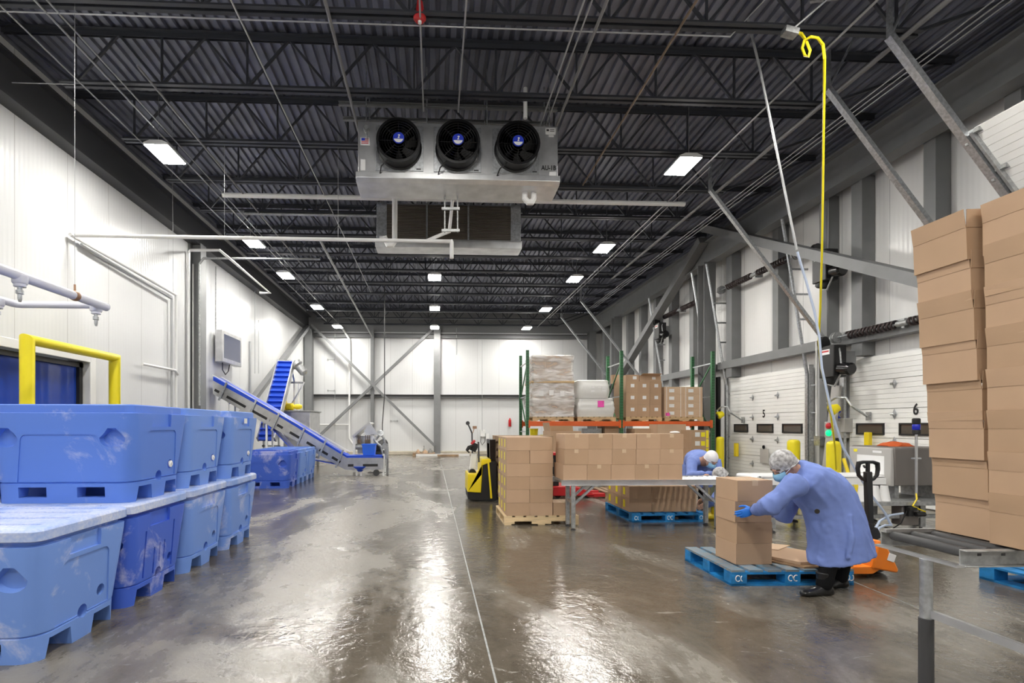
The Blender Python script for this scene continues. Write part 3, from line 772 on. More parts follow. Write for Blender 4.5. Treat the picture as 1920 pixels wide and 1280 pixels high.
# ================================================================== LEFT SIDE: BINS
BL, BD, BH = 1.14, .86, .77
def bin_body(mt, variant=0):
    rings = [rrect(BL - .10, BD - .10, .12, 0), rrect(BL - .085, BD - .085, .13, .15), rrect(BL - .105, BD - .105, .125, .157), rrect(BL - .08, BD - .08, .13, .166),
             rrect(BL, BD, .085, .66), rrect(BL, BD, .08, .70), rrect(BL - .07, BD - .07, .06, .705), rrect(BL - .07, BD - .07, .06, .762), rrect(BL - .085, BD - .085, .055, BH),
             rrect(BL - .12, BD - .12, .05, BH), rrect(BL - .20, BD - .20, .08, .20)]
    b = MB(); b.loft(rings)
    o = bpy.data.objects.new('body', b.mesh('body', mt, 30)); C.objects.link(o)
    c = MB()
    for sx in (-.22, .22):
        for sy in (-1, 1): c.bx(sx - .105, sx + .105, min(sy * .5, sy * .20), max(sy * .5, sy * .20), .045, .125)
    boolean(o, c)
    c = MB()
    for sy in (-.195, .195): c.prism([(sy - .11, -.02), (sy + .11, -.02), (sy + .085, .118), (sy - .085, .118)], 'x', -.7, .7)
    boolean(o, c)
    # handle pockets on the long faces
    c = MB()
    for sx in (-1, 1):
        for sy in (-1, 1):
            cx = sx * .40; poly = [(cx - .035, .60), (cx + .035, .60), (cx + .11, .50)] + [(cx + .11 * math.cos(a), .485 + .085 * math.sin(a)) for a in [-math.pi * k / 10 for k in range(11)]] + [(cx - .11, .50)]
            n = len(poly); y0, y1 = sy * .50, sy * .372
            c.add([(p, y0, z) for p, z in poly] + [(cx + (p - cx) * .8, y1, .53 + (z - .53) * .62) for p, z in poly],
                  [tuple(range(n)), tuple(range(2 * n - 1, n - 1, -1))] + [(i, i + n, (i + 1) % n + n, (i + 1) % n) for i in range(n)])
    boolean(o, c)
    # shallow panels pressed into the sides, drain hole, half-round above the foot, low middle of the short sides
    sl = math.atan(.04 / .494); c = MB()
    def rp(w0, w1, h, r=.05):
        pts = []
        for (x, z, a0) in ((w1 / 2 - r, h - r, 0), (-w1 / 2 + r, h - r, 90)):
            for k in range(6): a = R(a0 + 18 * k); pts.append((x + r * math.cos(a), z + r * math.sin(a)))
        return pts + [(-w0 / 2, 0), (w0 / 2, 0)]
    for sy in (-1, 1):
        c.T = Matrix.Translation((0, sy * (BD / 2 - .04), .166)) @ Matrix.Rotation(-sy * sl, 4, 'X')
        P = rp(.66, .58, .37); c.prism(P, 'y', -sy * .007, sy * .05)
    for sx in (-1, 1):
        c.T = Matrix.Translation((sx * (BL / 2 - .04), 0, .166)) @ Matrix.Rotation(sx * sl, 4, 'Y')
        if variant == 0:
            P = rp(.50, .44, .40); c.prism(P, 'x', -sx * .008, sx * .05)
        else:
            for yy, h0, h1 in ((-.22, 0, .40), (-.08, 0, .24), (.0, .08, .26), (.07, .08, .27), (.2, 0, .42)):
                c.bx(-.014 if sx > 0 else -.05, .05 if sx > 0 else .014, yy - .01, yy + .01, h0 + .02, h1)
    c.T = None
    boolean(o, c); c = MB()
    for sx in (-1, 1):
        x0, x1 = (.46, .70) if sx > 0 else (-.70, -.46)
        c.lathe((x0, .17, .265), [(.04, 0), (.04, x1 - x0)], 18, (1, 0, 0))
        c.lathe((x0, .0, .178), [(.045, 0), (.045, x1 - x0)], 18, (1, 0, 0))
        c.bx(.545 if sx > 0 else -.7, .7 if sx > 0 else -.545, -.17, .12, .595, .72)
    boolean(o, c)
    return o
def lid_mesh():
    b = MB(); w, d = BL + .015, BD + .015
    b.loft([rrect(w - .03, d - .03, .06, .728), rrect(w, d, .07, .736), rrect(w, d, .07, .79), rrect(w - .02, d - .02, .065, .803), rrect(w - .04, d - .04, .06, .807)])
    o = bpy.data.objects.new('lid', b.mesh('lid', 'lid_blue', 30)); C.objects.link(o)
    c = MB()
    for y in (-.27, -.05, .17, .33): c.bx(-.47, .47, y - .022, y + .022, .799, .83)
    for x in (.34, -.34): c.bx(x - .004, x + .004, -.6, -.415, .7, .83)
    boolean(o, c)
    return o
proto = {}
for k, mt, v in (('light', 'bin_light', 0), ('mid', 'bin_mid', 0), ('deep', 'bin_deep', 0), ('ribbed', 'bin_deep', 1)):
    if k in ('mid', 'deep'):
        me = proto['light'].copy(); me.materials.clear(); me.materials.append(M[mt]); proto[k] = me
    else:
        o = bin_body(mt, v); proto[k] = o.data; bpy.data.objects.remove(o)
o = lid_mesh(); proto['lid'] = o.data; bpy.data.objects.remove(o)
mb_ = MB(); mb_.lathe((0, 0, 0), [(.028, 0), (.03, .01), (.012, .012), (.012, .02)], 14, (1, 0, 0)); proto['plug'] = mb_.mesh('drain_plug', 'label_white')
def bulk_bin(x, y, z, kind, lid, label, plug=False, rz=0, sz=1.0, group='blue insulated bins', sticker=False):
    t = thing('bulk_bin', label, 'bin', (x, y, z), rz, group)
    t.scale = (1, 1, sz)
    def part(n, me, loc=(0, 0, 0)):
        o = bpy.data.objects.new(n, me); C.objects.link(o); o.parent = t; o.location = loc; return o
    part('body', proto[kind])
    if lid: part('lid', proto['lid'])
    if plug: part('drain_plug', proto['plug'], (.53, .17, .265))
    if sticker:
        b = MB(); b.bx(.5725, .5745, -.06, .03, .63, .69); b.build('sticker', 'label_white', t)
    return t
BX = -2.30 - BL / 2; BY = lambda k: 2.98 + BD / 2 + .89 * k
bulk_bin(BX, BY(0), 0, 'light', True, 'blue lidded bin on the floor nearest the camera at the left edge')
bulk_bin(BX, BY(1), 0, 'ribbed', True, 'deeper blue lidded bin on the floor with vertical ribs on its scuffed side')
bulk_bin(BX, BY(2), 0, 'light', True, 'blue lidded bin on the floor, third from the front in the stacked row')
bulk_bin(BX + .01, BY(3), 0, 'light', True, 'blue lidded bin on the floor at the far end of the stacked row')
bulk_bin(BX - .02, BY(1) + .06, .808, 'mid', False, 'large blue open bin stacked on top, nearest the camera', True)
bulk_bin(BX - .02, BY(2) + .02, .808, 'light', False, 'blue open bin stacked on top, middle of the three', True)
bulk_bin(BX + .02, BY(3) + .02, .808, 'light', False, 'blue open bin with a white sticker, farthest of the three stacked on top', True, sticker=True)
bulk_bin(BX - 1.20, BY(1) + .1, 0, 'deep', True, 'blue lidded bin with painted-in shade on the floor behind the stacked row, at the left edge')  # both left-edge bins take the deeper blue to paint in their shade
bulk_bin(BX - 1.20, BY(1) + .16, .808, 'deep', False, 'blue bin with painted-in shade stacked on top, cut by the left edge of the picture')
x0 = -3.24 - BL / 2
for k, (kd, lab) in enumerate((('deep', 'deep blue open bin on the floor by the far conveyor, nearest of three'), ('light', 'pale blue open bin on the floor by the far conveyor, middle of three'), ('light', 'pale blue open bin on the floor by the far conveyor, farthest of three'))):
    bulk_bin(x0 - .01 * k, 11.28 + BD / 2 + .88 * k, 0, kd, False, lab, sz=1.09)

# ------------------------------------------------------------------ yellow guard rail by the curtain door
gx = -5.6
a0, a1 = atx(51, 760, gx), atx(215, 760, gx)
t = thing('guard_rail', 'yellow goal-post guard rail in front of the blue curtain door', 'guard rail', (gx, (a0.y + a1.y) / 2, 0))
b = MB(); zt = 2.60
b.path([(gx, a0.y, 0), (gx, a0.y, zt - .001), (gx, a1.y, zt), (gx, a1.y, 0)], .08, 24)
b.build('rail', 'yellow_pure', t, W=True)
for y in (a0.y, a1.y):
    b = MB(); b.box((gx, y, .01), (.28, .28, .02)); b.build('base_plate', 'yellow_pure', t, W=True, bev=.003)

# ------------------------------------------------------------------ white spray pipe loop hanging over the bins
t = thing('spray_pipe_loop', 'white plastic spray pipe loop with nozzles hanging at the left edge', 'pipe', (-4.6, 5.4, 2.9))
zs = 2.91; xa, xb, ye_ = -4.15, -5.17, 6.36
b = MB(); b.path([(xa, 3.2, zs), (xa, ye_ + .10, zs)], .05, 14); b.lathe((xa, ye_ + .1, zs), [(.05, 0), (.052, .0), (.04, .02), (.01, .03)], 14, (0, 1, 0)); b.build('pipe_run', 'pvc_lilac', t, W=True)
b = MB(); b.path([(xb, 3.2, zs), (xb, ye_ - .06, zs), (xb + .02, ye_ - .02, zs), (xb + .06, ye_, zs), (xa, ye_, zs)], .043, 14); b.build('pipe_run', 'pvc_lilac', t, W=True)
for (x, y) in ((xa, 5.15), (xa - .06, ye_), (xb, 6.1), (xb, 4.6)):
    b = MB(); b.lathe((x, y, zs - .02), [(.068, -.02), (.068, .045), (.06, .06)], 14, (0, 0, -1)); b.lathe((x, y, zs), [(.052, 0), (.052, -.11)], 14, (0, 0, 1)); n_ = b.build('tee', 'pvc_lilac', t, W=True)
    b = MB(); b.lathe((x, y, zs - .11), [(.022, 0), (.022, .03), (.034, .035), (.034, .07), (.02, .075), (.02, .12), (.012, .15)], 10, (0, 0, -1)); b.build('nozzle', 'galv', n_, W=True)
for (x, y) in ((xa, ye_ - .45), (xb, 4.72), (xa, 4.0)):
    b = MB(); b.lathe((x, y - .03, zs), [(.054, 0), (.058, .01), (.058, .05), (.054, .06)], 14, (0, 1, 0)); b.tube((x, y, zs + .05), (x, y, zs + .13), .012, n=6); h_ = b.build('hanger_clamp', 'copper', t, W=True)
    b = MB(); b.tube((x, y, zs + .1), (x + .0, y, 7.04), .003, n=6); b.build('hanger_wire', 'conduit', h_, W=True)

# ------------------------------------------------------------------ screen in a steel enclosure on the left wall
p, q = atx(410, 620, XL + .2), atx(447, 632, XL + .2)
t = thing('wall_screen', 'dark screen in a stainless steel enclosure on the left wall', 'screen', (XL, (p.y + q.y) / 2, 3.3))
z1_, z0_ = 4.12, 3.22
b = MB(); b.bx(XL + .10, XL + .30, p.y, q.y, z0_, z1_); b.build('enclosure', 'stainless', t, W=True, bev=.012)
b = MB(); 
b.bx(XL + .30, XL + .305, p.y + .12, q.y - .12, z0_ + .12, z1_ - .10); b.build('display', 'screen', t, W=True)
b = MB(); b.bx(XL, XL + .12, p.y + .4, q.y - .4, z0_ + .2, z1_ - .2); b.build('bracket', 'galv_dull', t, W=True)
b = MB(); yc = p.y + .25; b.path([(XL + .2, yc, z0_ + .01), (XL + .18, yc + .05, z0_ - .2), (XL + .18, yc + .25, z0_ - .32), (XL + .18, yc + .45, z0_ - .2), (XL + .2, yc + .5, z0_ + .01)], .015, 6); b.build('cable', 'charcoal', t, W=True)
b = MB(); b.path([(XL + .1, p.y + .05, z0_ - .02), (XL + .1, p.y + .05, 5.9)], .02, 6); tag(b.build('conduit_pipe', 'galv_dull'), 'thin conduit rising behind the wall screen', 'pipe')

# ------------------------------------------------------------------ inclined conveyor at the back left
Y0, Y1 = 14.0, 14.55
def cv(u, v, Y=Y0): return aty(u, v, Y)
top = [(399, 713), (517, 777), (650, 858), (719, 858)]; bot = [(399, 738), (517, 805), (648, 881), (719, 880)]
t = thing('incline_conveyor', 'long stainless conveyor with a blue belt sloping down from the left column', 'conveyor', (-3.2, Y0, 0))
tp = [cv(*p) for p in top]; bp2 = [cv(*p) for p in bot]
for Y in (Y0, Y1):
    b = MB(); b.prism([(p.x, p.z) for p in tp] + [(p.x, p.z) for p in reversed(bp2)], 'y', Y, Y + .02)
    s_ = b.build('side_plate', 'stainless', t, W=True)
    if Y == Y0:
        def seg(a, c, f): return a + (c - a) * f
        L_ = [(seg(tp[i], bp2[i], .62)) for i in range(4)]
        for (i, f0, f1) in ((0, .03, .10), (0, .16, .165), (0, .22, .52), (0, .60, .86), (0, .90, .905), (1, .02, .10), (1, .2, .36), (1, .44, .56), (1, .62, .74), (1, .80, .92), (2, .05, .2), (2, .45, .85)):
            a = seg(L_[i], L_[i + 1], f0); c = seg(L_[i], L_[i + 1], f1)
            b = MB(); b.bar(a + Vector((0, -.002, 0)), c + Vector((0, -.002, 0)), .012, .07); b.build('slot', 'black', s_, W=True)
b = MB()
for i in range(3):
    b.add([(tp[i].x, Y0 + .02, tp[i].z + (.11, .10, .06)[i]), (tp[i + 1].x, Y0 + .02, tp[i + 1].z + (.06 if i else .10)), (tp[i + 1].x, Y1, tp[i + 1].z + (.06 if i else .10)), (tp[i].x, Y1, tp[i].z + (.11, .10, .06)[i]),
           (tp[i].x, Y0 + .02, tp[i].z - .06), (tp[i + 1].x, Y0 + .02, tp[i + 1].z - .06), (tp[i + 1].x, Y1, tp[i + 1].z - .06), (tp[i].x, Y1, tp[i].z - .06)],
          [(0, 1, 2, 3), (4, 7, 6, 5), (0, 4, 5, 1), (2, 6, 7, 3), (0, 3, 7, 4), (1, 5, 6, 2)])
b.build('belt', 'belt_blue', t, W=True)
b = MB(); r0, r1 = seg(tp[0], tp[1], .0) + Vector((0, 0, .16)), seg(tp[2], tp[2], 0) + Vector((-.3, 0, .22))
for Y in (Y0 - .01, Y1 + .01): b.bar((tp[0].x, Y, tp[0].z + .155), (tp[2].x, Y, tp[2].z + .14), .016, .018)
b.build('guide_rail', 'white_paint', t, W=True)
for f in (.08, .30, .47, .66, .82, .95):
    a = seg(tp[0], tp[2], f); b = MB(); b.bar((a.x + .10, Y0 - .03, a.z + .12), (a.x - .12, Y0 - .03, a.z - .38), .05, .025, up=(0, 1, 0)); b.build('clamp_bar', 'galv', t, W=True)
b = MB(); a, c = seg(bp2[0], bp2[2], .42), seg(bp2[0], bp2[2], .92)
m_ = (a + c) / 2 + Vector((-.1, 0, -.32)); b.prism([(a.x, a.z), (m_.x, m_.z), (c.x, c.z), (c.x, c.z - .02), (m_.x, m_.z - .03), (a.x, a.z - .02)], 'y', Y0 + .05, Y1 - .05); b.build('return_belt', 'belt_blue', t, W=True)
for f in (.11, .40, .70):
    a = seg(bp2[0], bp2[2], f)
    for Y in (Y0 + .03, Y1 - .01):
        b = MB(); b.bar((a.x, Y, 0), (a.x, Y, a.z + .2), .05, .05, up=(0, 1, 0)); b.build('leg', 'white_paint', t, W=True)
for u in (668, 676):
    p = cv(u, 893); b = MB(); b.bar((p.x, Y0 + .1 , 0), (p.x, Y0 + .1, .26), .04, .04, up=(0, 1, 0)); b.build('leg', 'white_paint', t, W=True)
b = MB(); p = cv(674, 885); b.lathe((p.x, Y0 + .1, .12), [(.05, 0), (.20, .13), (.20, .15)], 16); b.build('drip_funnel', 'belt_blue', t, W=True)
p = cv(716, 880); b = MB(); b.lathe((p.x - .16, Y0 + .02, .09), [(.09, 0), (.09, .05), (.04, .05), (.04, .07)], 18, (0, 1, 0)); b.bar((p.x - .4, Y0 + .05, .09), (p.x + .1, Y0 + .05, .09), .03, .03); b.build('caster', 'charcoal', t, W=True)
for u in (719, 724):
    p = cv(u, 880); b = MB(); b.bar((p.x, Y0 + .05 if u < 720 else Y0 + .4, 0), (p.x, Y0 + .05 if u < 720 else Y0 + .4, .62 if u < 720 else .8), .06, .06, up=(0, 1, 0)); b.build('leg', 'white_paint' if u < 720 else 'galv_dull', t, W=True)
b = MB(); a = cv(405, 748); b.lathe((a.x + .35, Y0 + .05, a.z - .05), [(.08, 0), (.08, .4)], 14, (0, 1, 0)); b.build('return_roller', 'belt_blue', t, W=True)

# blue tote on the flat end
p = cv(679, 856, 14.15); q = cv(704, 833, 14.15)
t = thing('plastic_tote', 'bright blue plastic tote on the flat end of the sloping conveyor', 'tote', ((p.x + q.x) / 2, 14.27, tp[2].z + .063), 0)
w = (q.x - p.x) / 2; h = q.z - tp[2].z - .05
b = MB(); b.loft([rrect(2 * w - .05, .30, .03, 0), rrect(2 * w, .36, .03, h), rrect(2 * w - .02, .34, .03, h), rrect(2 * w - .06, .29, .03, .02)]); b.build('body', 'tote_blue', t)
b = MB(); b.loft([rrect(2 * w + .03, .39, .03, h - .03), rrect(2 * w + .03, .39, .03, h), rrect(2 * w - .01, .35, .03, h), rrect(2 * w - .01, .35, .03, h - .03), rrect(2 * w + .03, .39, .03, h - .03)], cap=False); b.build('rim', 'tote_blue', t)

# ------------------------------------------------------------------ infeed hopper machine behind it
Yh = 15.2
def hp(u, v, Y=Yh): return aty(u, v, Y)
t = thing('infeed_hopper', 'stainless infeed hopper machine with a slanted hood behind the blue tote', 'machine', (hp(690, 850).x, Yh + .4, 0))
for u in (664, 698):
    for Y in (Yh, Yh + .8):
        p = hp(u, 816); b = MB(); b.bar((p.x, Y, 0), (p.x, Y, p.z), .07, .07, up=(0, 1, 0)); b.build('leg', 'white_paint', t, W=True)
a, c, e = hp(660, 817), hp(692, 791), hp(702, 815)
b = MB(); b.prism([(a.x, a.z), (c.x, c.z), (c.x + .05, c.z - .04), (a.x + .06, a.z - .05)], 'y', Yh - .1, Yh + .9); b.build('hood', 'stainless', t, W=True)
b = MB(); b.prism([(c.x, c.z - .02), (c.x + .03, c.z), (e.x + .1, e.z + .03), (e.x - .25, e.z), (e.x - .3, e.z + .12)], 'y', Yh - .08, Yh - .05); b.build('hood_flap', 'aluminium', t, W=True)
b = MB(); f0, f1 = hp(663, 830), hp(699, 830)
b.prism([(f0.x, f0.z + .2), (f1.x, f1.z + .2), (f1.x - .08, f1.z - .35), (f0.x + .08, f0.z - .35)], 'y', Yh + .35, Yh + .8); b.build('hopper_body', 'stainless', t, W=True, bev=.01)
b = MB(); b.tube((f0.x, Yh + .1, f0.z - .12), (f1.x, Yh + .1, f0.z - .12), .09, n=16); b.build('roller', 'galv_dull', t, W=True)
for k in range(7):
    if k == 2 or k == 3: continue
    x = f0.x + .12 + k * (f1.x - f0.x - .24) / 6; b = MB(); b.lathe((x, Yh + .12, f0.z - .03), [(.03, 0), (.03, .12), (.015, .13), (.015, .26)], 8); b.build('nozzle', 'rusty', t, W=True)
b = MB(); m = hp(708, 838); b.lathe((m.x, Yh + .1, m.z), [(.12, 0), (.14, .05), (.14, .35), (.08, .4)], 16, (.35, .6, .25)); b.build('motor', 'charcoal', t, W=True)
b = MB(); m = hp(707, 850); b.lathe((m.x - .1, Yh + .1, m.z), [(.10, 0), (.12, .03), (.12, .4), (.09, .43)], 16, (1, .1, -.1)); b.build('motor', 'black', t, W=True)
b = MB(); b.path([hp(703, 826), hp(709, 818), hp(713, 812), hp(720, 822), hp(723, 840), hp(722, 862), hp(722, 900, 14.6)], .035, 8); b.build('pipe_bend', 'galv_dull', t, W=True)
b = MB(); b.path([hp(700, 820), hp(706, 830), hp(714, 836), hp(718, 852)], .04, 8); b.build('pipe_bend', 'galv', t, W=True)
b = MB(); m = hp(713, 812); b.lathe(m, [(.02, -.02), (.10, 0), (.10, .03), (.02, .05)], 14, (.3, -1, .5)); b.build('hand_wheel', 'galv', t, W=True)
b = MB(); m = hp(722, 836); b.lathe(m, [(.10, 0), (.10, .05)], 14, (.2, -1, 0)); b.build('pulley', 'galv_dull', t, W=True)

# ------------------------------------------------------------------ steep cleated conveyor and the platform with yellow machine beside it
t = thing('cleated_conveyor', 'steep conveyor with a blue cleated belt behind the sloping conveyor', 'conveyor', (aty(510, 800, 16).x, 16, 0))
a = aty(513, 772, 15.7); a = a + (a - aty(537, 678, 16.9)) * .5; c = aty(537, 678, 16.9)
dv = (c - a).normalized(); sd = Vector((1, 0, 0)); sd = (sd - dv * sd.dot(dv)).normalized(); nr = sd.cross(dv); nr = -nr if nr.y > 0 else nr
hw = .24
b = MB(); b.prof(a, c, [(-hw, -.05), (hw, -.05), (hw, .02), (-hw, .02)], up=nr); bl = b.build('belt', 'belt_blue', t, W=True)
n = 15
for k in range(n):
    p = a + (c - a) * ((k + .7) / n); b = MB(); b.prof(p - sd * hw, p + sd * hw, [(-.012, -.02), (.012, -.02), (.008, .09), (-.008, .09)], up=nr); b.build('cleat', 'belt_blue', t, W=True)
for s_ in (-1, 1):
    b = MB(); b.bar(a + sd * s_ * (hw + .02) + nr * .02, c + sd * s_ * (hw + .02) + nr * .02, .035, .22, up=nr); b.build('side_rail', 'aluminium', t, W=True)
b = MB(); b.lathe(c + sd * (hw + .05) + Vector((0, -.05, -.02)), [(.08, 0), (.19, .03), (.20, .14), (.14, .19), (.14, .46), (.08, .52)], 16, sd + Vector((0, 0, -1.1))); b.build('motor', 'galv_dull', t, W=True)
b = MB(); b.lathe(c - sd * .27, [(.06, 0), (.06, .56)], 14, sd); b.build('head_roller', 'galv', t, W=True)
pz = aty(545, 770, 17).z
for u in (552, 560):
    p = aty(u, 715, 17); b = MB(); b.bar((p.x, 17, pz), (p.x, 17, p.z), .05, .05, up=(0, 1, 0)); b.build('leg', 'white_paint', t, W=True)
p, q = aty(536, 717, 17), aty(570, 717, 17); b = MB(); b.bar(p, q, .06, .06); b.build('cross_rail', 'galv_dull', t, W=True)
b = MB(); b.bar(aty(538, 772, 16.95), aty(571, 716, 16.95), .04, .04); b.build('strut', 'aluminium', t, W=True)
b = MB(); b.bar(aty(552, 715, 16.95), aty(545, 683, 16.95), .05, .05); b.build('strut', 'aluminium', t, W=True)
b = MB(); x = aty(505, 800, 15.2).x; 
for xx in (x - .2, x + .25): b.bar((xx, 15.3, 0), (xx, 15.3, 1.6), .05, .05, up=(0, 1, 0))
b.bar((x - .25, 15.3, .8), (x + .3, 15.3, .8), .05, .05); b.build('lower_stand', 'galv', t, W=True)
x0_, x1_ = aty(500, 780, 16.3).x, aty(580, 780, 16.3).x
t = thing('steel_tank', 'grey stainless tank under the steep conveyor', 'tank', ((x0_ + x1_) / 2, 17, 0))
b = MB(); b.bx(x0_ + .5, x1_, 16.4, 17.8, .35, pz - .04); b.build('body', 'stainless', t, W=True, bev=.02)
b = MB(); b.bx(x0_ + .45, x1_ + .04, 16.35, 17.85, pz - .04, pz); b.build('top_plate', 'galv_dull', t, W=True)
for xx in (x0_ + .56, x1_ - .06):
    for yy in (16.46, 17.74):
        b = MB(); b.bar((xx, yy, 0), (xx, yy, .36), .08, .08, up=(0, 1, 0)); b.build('leg', 'galv_dull', t, W=True)
t = thing('yellow_gear_motor', 'yellow gear motor on top of the grey tank', 'motor', (aty(545, 768, 16.8).x, 16.8, pz))
p = Vector((aty(527, 768, 16.7).x, 16.7, pz)); q = Vector((aty(566, 768, 16.7).x, 16.7, pz))
b = MB(); b.bx(p.x - .02, p.x + .16, 16.6, 16.85, pz, pz + .35); b.prism([(p.x - .02, pz + .35), (p.x + .16, pz + .35), (p.x + .08, pz + .6)], 'y', 16.65, 16.8); b.build('gear_box', 'yellow', t, W=True, bev=.02)
b = MB(); b.lathe((p.x + .17, 16.72, pz + .13), [(.06, 0), (.12, .03), (.12, .22), (.07, .24), (.07, .30), (.09, .31), (.09, q.x - p.x - .25), (.05, q.x - p.x - .17)], 16, (1, 0, 0)); b.build('motor', 'yellow', t, W=True)

# ------------------------------------------------------------------ along the back wall
yb = YB - .9
def pallet(name, loc, rz, L, D, H, label, mts=('wood', 'wood'), block=False, group=None, cat='pallet', marks=False):
    """L along local x (stringers/boards run), D along y"""
    t = thing(name, label, cat, loc, rz, group)
    b = MB(); n = 7; bw = L / (n + (n - 1) * .35)
    for i in range(n):
        x = -L / 2 + bw * 1.35 * i; b.bx(x, x + bw, -D / 2, D / 2, H - .018, H)
    b.build('deck_boards', mts[0], t)
    if block:
        for i in (-1, 0, 1):
            b = MB(); b.bx(-L / 2, L / 2, i * (D / 2 - .06) - .06, i * (D / 2 - .06) + .06, H - .038, H - .019); b.build('stringer_board', mts[1], t)
            for j in (-1, 0, 1):
                b = MB(); b.bx(j * (L / 2 - .07) - .07, j * (L / 2 - .07) + .07, i * (D / 2 - .06) - .06, i * (D / 2 - .06) + .06, .02, H - .038); b.build('block', mts[1], t, bev=.003)
    else:
        for i in (-1, 0, 1):
            y = i * (D / 2 - .022)
            pts = [(-L / 2, .016), (L / 2, .016), (L / 2, H - .018), (-L / 2, H - .018)]
            c0, c1 = L * .30, L * .10
            pts = [(-L / 2, .016), (-L * .36, .016), (-L * .36, .052), (-L * .13, .052), (-L * .13, .016), (L * .13, .016), (L * .13, .052), (L * .36, .052), (L * .36, .016), (L / 2, .016), (L / 2, H - .018), (-L / 2, H - .018)]
            b = MB(); b.prism(pts, 'y', y - .02, y + .02); b.build('stringer', mts[1], t)
    b = MB()
    if block:
        for i in (-1, 0, 1): b.bx(-L / 2, L / 2, i * (D / 2 - .06) - .06, i * (D / 2 - .06) + .06, 0, .02)
        for j in (-1, 1): b.bx(j * (L / 2 - .07) - .07, j * (L / 2 - .07) + .07, -D / 2, D / 2, .0005, .0195)
    else:
        for j in (-.45, -.0, .45): b.bx(j * L - .05, j * L + .05, -D / 2, D / 2, 0, .016)
    b.build('bottom_boards', mts[1], t)
    if marks:
        for j, kind in ((-1, 'c'), (0, 'e'), (1, 'q')):
            x = j * (L / 2 - .07); y = -D / 2 - .0015; z = H * .48; b = MB(); r = .026
            if kind == 'c': arcs = [(x - .012, 40, 320), (x + .034, 120, 250)]
            elif kind == 'e': arcs = [(x - .02, 0, 300), (x + .028, 60, 300)]
            else: arcs = [(x - .03, 30, 330), (x + .012, 0, 360), (x + .046, 200, 420)]
            for (cx, a0, a1) in arcs:
                b.path([(cx + r * .8 * math.cos(R(a0 + (a1 - a0) * i / 10)), y, z + r * math.sin(R(a0 + (a1 - a0) * i / 10))) for i in range(11)], .0045, 4)
            b.build('stencil_mark', 'label_white', t)
    return t
pl = pallet('wood_pallet', (aty(795, 845, yb).x, yb, 0), 0, 1.05, .8, .13, 'small wood pallet of loose parts against the back wall', ('wood_old', 'wood_old'))
for k, (dx, h, r) in enumerate(((-.28, .16, .09), (0, .34, .05), (.05, .14, .12), (.3, .2, .10))):
    b = MB(); x = pl.location.x + dx; b.lathe((x, yb, .13), [(r, 0), (r, h * .6), (r * .5, h * .7), (r * .5, h)], 12)
    tag(b.build('metal_part', 'galv_dull' if k % 2 else 'card_pale'), ('squat round', 'tall thin', 'wide low', 'stepped round')[k] + ' machine part on the small pallet at the back wall', 'machine part')
b = MB(); p, q = aty(780, 851, YB - 1.3), aty(880, 851, YB - 1.3); b.bar((p.x, p.y, .05), (q.x, q.y, .05), .1, .1); tag(b.build('steel_bar', 'white_paint'), 'long pale beam lying on the floor along the back wall', 'beam')
b = MB(); p, q = aty(820, 853, YB - 1.45), aty(860, 853, YB - 1.45); b.bar((p.x, p.y, .04), (q.x, q.y, .04), .08, .08); tag(b.build('steel_bar', 'wood_old'), 'short dark beam lying before the pale one at the back wall', 'beam')
# small things on the back wall
for (u, v, lab) in ((739, 789, 'small twin wall bracket on the back wall right of the hopper'), (621, 674, 'upper twin wall bracket on the back wall near the left corner'), (621, 732, 'lower twin wall bracket on the back wall near the left corner')):
    b = MB(); p = aty(u, v, YB - .03)
    for dx in (-.16, .16): b.box((p.x + dx, p.y, p.z), (.06, .06, .08))
    b.box((p.x, p.y + .02, p.z), (.38, .015, .03)); tag(b.build('wall_bracket', 'galv_dull'), lab, 'bracket')
b = MB(); p = aty(956, 791, YB - .08); b.lathe((p.x, p.y, p.z - .22), [(.06, 0), (.07, .02), (.07, .32), (.03, .38), (.03, .42)], 14); tag(b.build('fire_extinguisher', 'red'), 'red fire extinguisher on the back wall', 'fire extinguisher')
t = thing('control_box', 'small white control box with cable on the back wall by the stacker', 'control box', (aty(906, 815, YB - .1).x, YB - .1, .9))
p = aty(905, 812, YB - .1); b = MB(); b.box(p, (.24, .14, .34)); b.build('box_body', 'white_paint', t, W=True, bev=.01)
p = aty(914, 818, YB - .1); b = MB(); b.box(p, (.16, .1, .28)); b.build('box_body', 'white_paint', t, W=True, bev=.01)
b = MB(); b.path([aty(902, 818, YB - .2), aty(901, 828, YB - .2), aty(904, 834, YB - .2), aty(909, 828, YB - .2), aty(910, 818, YB - .2)], .015, 6); b.build('cable', 'charcoal', t, W=True)
